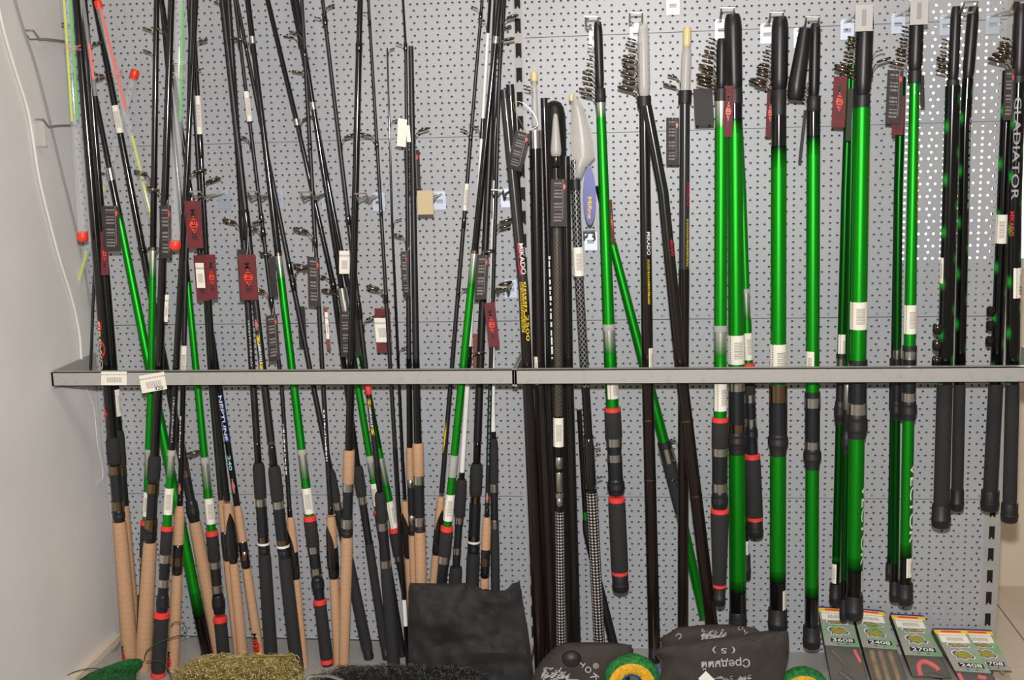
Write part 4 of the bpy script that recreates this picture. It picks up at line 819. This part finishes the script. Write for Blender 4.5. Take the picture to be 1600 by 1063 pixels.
bag1, s1 = pillow('cloth_bag', 'large black cloth bag standing open-side down before the rods', 'bag', [(911, 640, 800), (916, 639, 812), (925, 638, 815), (940, 638, 817), (990, 638, 826), (1040, 638, 832), (1075, 638, 836)], -.19, .03, 'cloth_black', wr=.010, back=.15, top=((630, 0), (690, 1), (727, 0), (752, 8), (775, 13), (792, 11), (803, -3), (812, -4), (840, 8)),
                  folds=((738, 930, 14, 16, -.014), (752, 955, 9, 14, -.018), (775, 940, 16, 10, .014), (808, 918, 8, 12, .016), (690, 970, 36, 16, .016), (750, 1020, 60, 12, .016), (700, 1010, 26, 18, -.012), (655, 940, 12, 40, .008), (790, 985, 18, 30, -.010)))
bag2, s2 = pillow('cloth_bag', 'dark brown cloth bag with white lettering under a round black ball', 'bag', [(1004, 893, 958), (1008, 872, 985), (1016, 862, 990), (1030, 848, 988), (1045, 838, 985), (1075, 826, 984)], -.235, .04, 'cloth_brown',
                  folds=((870, 1040, 18, 18, .008), (930, 1020, 30, 8, -.006)))
bag3b, s3b = pillow('cloth_bag', 'dark cloth bag with a bristly animal print lying behind the Средний bag', 'bag', [(976, 1105, 1140), (981, 1058, 1180), (990, 1044, 1190), (998, 1030, 1194), (1012, 1036, 1194), (1040, 1036, 1192)], -.21, .03, 'cloth_brown')
bag3, s3 = pillow('cloth_bag', 'dark brown cloth bag printed Средний (5) upside down', 'bag', [(986, 1196, 1230), (992, 1160, 1232), (1002, 1080, 1233), (1012, 1032, 1233), (1020, 1022, 1233), (1032, 1030, 1231), (1045, 1034, 1228), (1078, 1026, 1222)], -.265, .03, 'cloth_brown',
                  folds=((1040, 1040, 16, 10, -.006), (1130, 1030, 60, 30, .006)))
def on_bag(o, surf, word, cx, cy, wpx, hpx, rot, m='print_grey', name='lettering'):
    vs, fs = TXT[word] if isinstance(word, str) else word; c, s = math.cos(rot), math.sin(rot); V = []
    for x, y in vs: X, Y2 = x*wpx, -y*hpx; V.append(surf(cx+X*c-Y2*s, cy+X*s+Y2*c, .002))
    mesh(name, V, fs, m, o, o.location)
on_bag(bag3, s3, 'Средний', 1134, 1037, 76, 17, math.pi-.06); on_bag(bag3, s3, '( 5 )', 1131, 1016, 36, 11, math.pi+.02)
for wd, x, y, sz, r in (('T', 909, 1038, 9, 2.2), ('O', 919, 1047, 10, 2.3), ('K', 929, 1059, 11, 2.2), ('®', 931, 1041, 9, .2)): on_bag(bag2, s2, wd, x, y, sz, sz, r)
def bristles(n, seed, tail=1):
    rd = random.Random(seed); vs, fs = [], []
    for i in range(n):
        x, y = rd.uniform(-.45, .45), rd.gauss(0, .2); l = rd.uniform(.05, .12); a = rd.uniform(-.7, .7); b = len(vs)
        dx, dy = l*math.cos(a), l*2*math.sin(a)+.06; vs += [(x, y-.04), (x+dx, y+dy), (x+dx*.8, y+dy+.05), (x-.01, y+.05)]; fs.append((b, b+1, b+2, b+3))
    b = len(vs); vs += [(.45, -.1), (.85, -.02), (.85, .02), (.45, -.03)]; fs.append((b, b+1, b+2, b+3)); return vs, fs
on_bag(bag3b, s3b, bristles(110, 1), 1114, 995, 42, 18, 0, name='animal_print'); on_bag(bag2, s2, bristles(90, 2), 866, 1057, 46, 24, .15, name='animal_print')
on_bag(bag3, s3, bristles(50, 3), 1150, 1061, 56, 14, math.pi, name='animal_print'); on_bag(bag3b, s3b, 'C', 1061, 994, 8, 9, 2.4); on_bag(bag3b, s3b, 'O', 1157, 977+5, 9, 6, 2.8); on_bag(bag3b, s3b, 'T', 1164, 987, 8, 8, 2.6)
on_bag(bag3, s3, RECT, 1104, 1062, 20, 17, .78, 'paper', 'price_sticker')
# round black ball lying on the bag
c = at(893, 1029, -.298); kk = pxm(c); V, Fc = [], []
for j in range(9):
    for i in range(18):
        t, ph = 6.2832*i/18, math.pi*j/8; V.append(c+RI*(15.5*kk*math.cos(t)*math.sin(ph))+UP*(12.5*kk*math.sin(t)*math.sin(ph))-FW*(9*kk*math.cos(ph)))
for j in range(8):
    for i in range(18): Fc.append((j*18+i, j*18+(i+1) % 18, (j+1)*18+(i+1) % 18, (j+1)*18+i))
o = thing('plastic_ball', 'round black plastic ball lying on the lettered brown bag', 'ball', c-UP*12.5*kk); mesh('shell', V, Fc, 'rubber', o, o.location, True)

# ------------------------------------------------------------------ nets
def wires(surf_rows, Y, bulge, nu, nv, r, seed, jit, curls=0):
    """tangled netting over a mound: rows of (y, xl, xr)"""
    rd = random.Random(seed); G = []
    def pos(u, v):
        f = v*(len(surf_rows)-1); i = min(int(f), len(surf_rows)-2); f -= i
        u = min(1, max(0, u)); f = min(1, max(0, f)); y, a, b = [surf_rows[i][k]*(1-f)+surf_rows[i+1][k]*f for k in range(3)]
        return at(a+(b-a)*u+rd.uniform(-1, 1)*jit, y+rd.uniform(-1, 1)*jit, Y-bulge*max(0, math.sin(math.pi*u))**.6*min(1, max(0, v)*2.5)**.6-rd.uniform(0, 1)*.006)
    for j in range(nv): G.append(tube_geo([pos(i/(nu-1), (j+.5*math.sin(i*1.7+j))/(nv)*.96+.02) for i in range(nu)], r, 3))
    for i in range(nu): G.append(tube_geo([pos((i+.4*math.sin(j*2.1+i))/nu*.96+.02, j/(nv-1)) for j in range(nv)], r, 3))
    for i in range(curls):
        u, v = rd.random(), rd.random(); c = pos(u, v); a = rd.uniform(0, 6.28); q = rd.uniform(.003, .009)
        G.append(tube_geo([c+Vector((q*math.cos(a+t*1.1), -.003-.002*math.sin(t*1.7), q*math.sin(a+t*1.1))) for t in range(5)], r, 3))
    V, Fc = join(*G); return [Vector((p.x, p.y, max(p.z, SH+.001))) for p in V], Fc
gold_rows = [(1026, 330, 455), (1032, 305, 462), (1040, 290, 468), (1052, 272, 474), (1075, 258, 480)]
og, sg_ = pillow('keepnet', 'gold wire mesh keepnet heaped before the foam-handled rods', 'net', [(r[0]+4, r[1]+8, r[2]-8) for r in gold_rows], -.235, .03, 'olive')
V, Fc = wires(gold_rows, -.24, .035, 46, 16, .0006, 4, 4, 1500); o = mesh('wire_mesh', V, Fc, 'gold_wire', og, og.location); o['kind'] = 'stuff'
for pts in (((300, 1040), (340, 1032), (400, 1026), (440, 1025), (460, 1023)), ((330, 1063), (385, 1050), (405, 1038)), ((425, 1055), (445, 1038), (460, 1024))):
    tube('frame_wire', smooth_path([at(x, y, -.287) for x, y in pts], 5), .0016, 'gold_wire', og, og.location)
blk_rows = [(1042, 545, 690), (1045, 530, 740), (1050, 505, 752), (1060, 490, 765), (1078, 486, 775)]
ob_, _ = pillow('keepnet', 'black mesh landing net lying before the black cloth bag', 'net', [(r[0]+4, r[1]+8, r[2]-8) for r in blk_rows], -.27, .02, 'black_net')
V, Fc = wires(blk_rows, -.28, .03, 60, 12, .0006, 9, 2.2, 500); o = mesh('mesh_netting', V, Fc, 'black_net', ob_, ob_.location); o['kind'] = 'stuff'
tube('rim', smooth_path([at(x, y, -.31) for x, y in ((478, 1066), (484, 1058), (500, 1056), (520, 1058), (545, 1068))], 5), .0035, 'chrome', ob_, ob_.location, 8)
ogn, sgn_ = pillow('keepnet', 'folded dark green fine-mesh net in the corner by the white wall', 'net', [(1030, 205, 218), (1034, 186, 224), (1042, 164, 222), (1052, 140, 212), (1075, 105, 215)], -.235, .022, 'green_net', folds=((190, 1052, 40, 4, -.008),))
V, Fc = wires([(1030, 200, 220), (1036, 182, 224), (1046, 156, 220), (1075, 106, 214)], -.236, .025, 40, 14, .0004, 12, .8); o = mesh('mesh_netting', V, Fc, 'yarn_green', ogn, ogn.location); o['kind'] = 'stuff'
for pts in (((97, 1063), (112, 1052), (140, 1045), (165, 1047)), ((225, 1032), (232, 1015), (262, 999), (290, 990), (288, 977), (275, 972), (267, 978)), ((228, 1034), (250, 1034), (262, 1045), (268, 1063))):
    tube('draw_cord', smooth_path([at(x, y, -.252) for x, y in pts], 6), .0011, 'green_net', ogn, ogn.location)
# striped rolled nets
def rolled(label, cx, cy, Rpx, rpx, Y, a0=0, a1=180):
    c = at(cx, cy, Y); k = pxm(c); bands = [('yarn_green', -110, 60), ('yarn_yellow', 60, 120), ('yarn_blue', 120, 250)]
    o = thing('rolled_net', label, 'net', Vector((c.x, c.y, SH)), 'striped rolled nets')
    for m, b0, b1 in bands:
        V, Fc = [], []; rd = random.Random(3)
        for i in range(25):
            A = math.radians(a0+(a1-a0)*i/24)
            for j in range(9):
                B = math.radians(b0+(b1-b0)*j/8); rr = rpx*(1+.05*rd.uniform(-1, 1)); R2 = Rpx+rr*math.cos(B)
                V.append(c+Vector((R2*k*math.cos(A), -rr*k*math.sin(B), R2*k*math.sin(A))))
        for i in range(24):
            for j in range(8): a = i*9+j; Fc.append((a, a+1, a+10, a+9))
        V = [Vector((p.x, p.y, max(p.z, SH+.0005))) for p in V]
        mesh({'yarn_green': 'green_band', 'yarn_yellow': 'yellow_band', 'yarn_blue': 'blue_band'}[m], V, Fc, m, o, o.location, True)
rolled('green, yellow and blue rolled net between the two brown cloth bags', 988, 1064, 27, 17, -.30, -8, 188)
rolled('green and yellow rolled net beside the boxed sets', 1254, 1082, 26, 16, -.24, -8, 188)
tag_(mesh('cloth_scrap', *tube_geo([at(1022, 1042, -.235), at(1030, 1048, -.235), at(1034, 1070, -.235)], [.006, .010, .008], 8), 'blue_cloth', None, None, True), 'blue cloth scrap squeezed between the rolled net and Средний bag', 'cloth')

# ------------------------------------------------------------------ boxed sets leaning on the panel
BX = 'boxed sets leaning in the right corner'
GLY = ([(-.5, .25), (-.3, .42), (-.12, .3), (.05, .45), (.3, .3), (.38, .05), (.5, -.1), (.42, -.3), (.15, -.25), (0, -.42), (-.2, -.28), (-.42, -.38), (-.34, -.12), (-.48, -.02)], [tuple(range(14))])
def boxed(label, TL, TR, BL, BR, Yt, num, content, fr):
    """TL.. are the card's corners in the picture; the clear blister runs on below it to the shelf"""
    zt = at(*TL, Yt).z; dep = .17
    q = [at(*TL, Yt), at(*TR, Yt), at(*BR, Yt-.075), at(*BL, Yt-.075)]
    e0, e1 = q[3]-q[0], q[2]-q[1]; k = (q[0].z-SH-.004)/(q[0].z-q[3].z); p = [q[0], q[1], q[1]+e1*k, q[0]+e0*k]
    nrm = (q[1]-q[0]).cross(q[3]-q[0]).normalized(); nrm = nrm if nrm.y < 0 else -nrm
    base = (p[2]+p[3])/2; base.z = SH; o = thing('boxed_set', label, 'package', base, BX); D = -nrm*.020
    V = p+[a+D for a in p]
    V = [Vector((a.x, min(a.y, -.002), max(a.z, SH+.001))) for a in V]
    mesh('tray', V, [(7, 6, 5, 4), (0, 4, 5, 1), (1, 5, 6, 2), (2, 6, 7, 3), (3, 7, 4, 0)], 'olive', o, base)
    W = [a+nrm*.0004 for a in (q[3], q[2], p[2], p[3])]; mesh('clear_window', W, [(0, 1, 2, 3)], 'clear_film', o, base)
    Q = [a+nrm*.0008 for a in q]; mesh('header_card', Q, [(0, 1, 2, 3)], 'holo', o, base)
    def sub(u0, u1, v0, v1):
        f = lambda u, v: (Q[0]*(1-u)+Q[1]*u)*(1-v)+(Q[3]*(1-u)+Q[2]*u)*v
        return [f(u0, v0), f(u1, v0), f(u1, v1), f(u0, v1)]
    flat(RECT, sub(0, 1, 0, .04), 'card_blue', 'top_stripe', o, .0003, 'right'); flat(RECT, sub(0, 1, .04, .13), 'card_yellow', 'brand_stripe', o, .0003, 'right'); flat(RECT, sub(.2, .8, .06, .1), 'logo_red', 'brand_print', o, .0006, 'right')
    s = sub(.06, .9, .12, .34); mesh('price_sticker', [a+nrm*.0008 for a in s], [(0, 1, 2, 3)], 'price_label_flat', o, base, False, [(0, 0), (1, 0), (1, 1), (0, 1)])
    for v0, v1, u0, u1 in ((.34, .46, .2, .8), (.50, .74, .2, .78)):
        flat(GLY, sub(u0-.03, u1+.03, v0-.02, v1+.02), 'ink_white', 'emblem', o, .0003, 'right'); flat(GLY, sub(u0, u1, v0, v1), 'glyph_violet', 'emblem', o, .0006, 'right'); flat(GLY, sub(u0+.05, u1-.04, v0+.02, v1-.02), 'glyph_green', 'emblem', o, .0009, 'right')
    flat(RECT, sub(.2, .9, .80, .90), 'ink', 'number_bar', o, .0003, 'right'); flat(num, sub(.25, .85, .81, .89), 'ink_white', 'lettering', o, .0008, 'right')
    for i in range(5): flat(RECT, sub(.22+i*.13, .31+i*.13, .925, .965), 'ink_teal' if i % 2 else 'ink_grey', 'small_print', o, .0003, 'right')
    # what lies in the tray
    f = lambda u, v: (q[3]*(1-u)+q[2]*u)*(1-v)+(p[3]*(1-u)+p[2]*u)*v-nrm*.006
    for m, pts, r in content:
        tube('packed_part', smooth_path([f(u, v) for u, v in pts], 6), r, m, o, base, 8)
boxed('boxed set numbered 3608 with a dim mottled window', (1278, 948), (1328, 951), (1289, 1009), (1343, 1012), -.012, '3608', (('olive', ((.2, .1), (.5, .5), (.4, .9)), .005), ('red_plastic', ((.85, .05), (.95, .4)), .004), ('black_matte', ((.3, .7), (.6, .95)), .006)), 0)
boxed('boxed set numbered 2408 with tan wooden slats in its window', (1331, 950), (1381, 955), (1348, 1012), (1402, 1016), -.012, '2408', (('wood_tan', ((.25, .05), (.25, .95)), .006), ('wood_tan', ((.5, .05), (.5, .95)), .006), ('wood_tan', ((.78, .05), (.78, .95)), .006)), 0)
boxed('boxed set numbered 2708 with a red curved part in its window', (1391, 959), (1442, 962), (1414, 1024), (1472, 1027), -.012, '2708', (('red_plastic', ((.25, .9), (.3, .4), (.5, .2), (.72, .4), (.78, .6)), .0055), ('black_matte', ((.45, .8), (.8, .9)), .006)), 0)
boxed('boxed set numbered 2408 with a shiny green holographic card, overlapping its neighbour', (1457, 982), (1508, 983), (1492, 1049), (1549, 1053), -.055, '2408', (('red_plastic', ((.1, .1), (.1, .9)), .005), ('red_plastic', ((.6, .2), (.8, .3)), .005)), 0)
boxed('boxed set numbered 2708, last of the row beside the slotted upright', (1500, 983), (1548, 985), (1526, 1046), (1580, 1049), -.012, '2708', (('wood_tan', ((.7, .1), (.8, .9)), .005),), 0)
# small clear header plate standing behind the boxes
q = [at(1457, 952, -.006), at(1508, 955, -.006), at(1510, 984, -.006), at(1457, 984, -.006)]
tag_(mesh('clear_plate', q+[a+Vector((0, .0015, 0)) for a in q], [(0, 1, 2, 3), (7, 6, 5, 4), (0, 4, 5, 1), (1, 5, 6, 2), (2, 6, 7, 3), (3, 7, 4, 0)], 'clear_film'), 'small clear plastic plate against the panel above the boxed sets', 'plate')
# wire snap hooks low in the left corner
for lab, pts in (('silver snap hook lying on the ledge by the white wall', ((192, 990), (182, 988), (174, 996), (172, 1010), (178, 1016), (186, 1006), (182, 998))), ('silver wire clip behind the cork butts', ((290, 994), (298, 990), (304, 985), (303, 990), (296, 995), (288, 996)))):
    o = tube('snap_hook', smooth_path([at_z(x, y, SH+.004) for x, y in pts], 5), .0018, 'chrome'); tag_(o, lab, 'hook')

# crumpled clear film against the panel in the lower right
V, Fc = [], []; nx_, nz_ = 14, 26
for j in range(nz_+1):
    for i in range(nx_+1):
        x, y = 1440+i*108/nx_-j*.4, 795+j*180/nz_; k = noise.noise(Vector((x*.035, y*.035, 2)))+.6*noise.noise(Vector((x*.09, y*.06, 5))); V.append(at(x, y, -.009-.006*abs(k)))
for j in range(nz_):
    for i in range(nx_): a = j*(nx_+1)+i; Fc.append((a, a+1, a+nx_+2, a+nx_+1))
mat('film', (240, 242, 245), .12, alpha=.035, spec=1)
tag_(mesh('plastic_film', V, Fc, 'film', None, None, True), 'crumpled clear plastic film clinging to the panel beside the slotted upright', 'film')
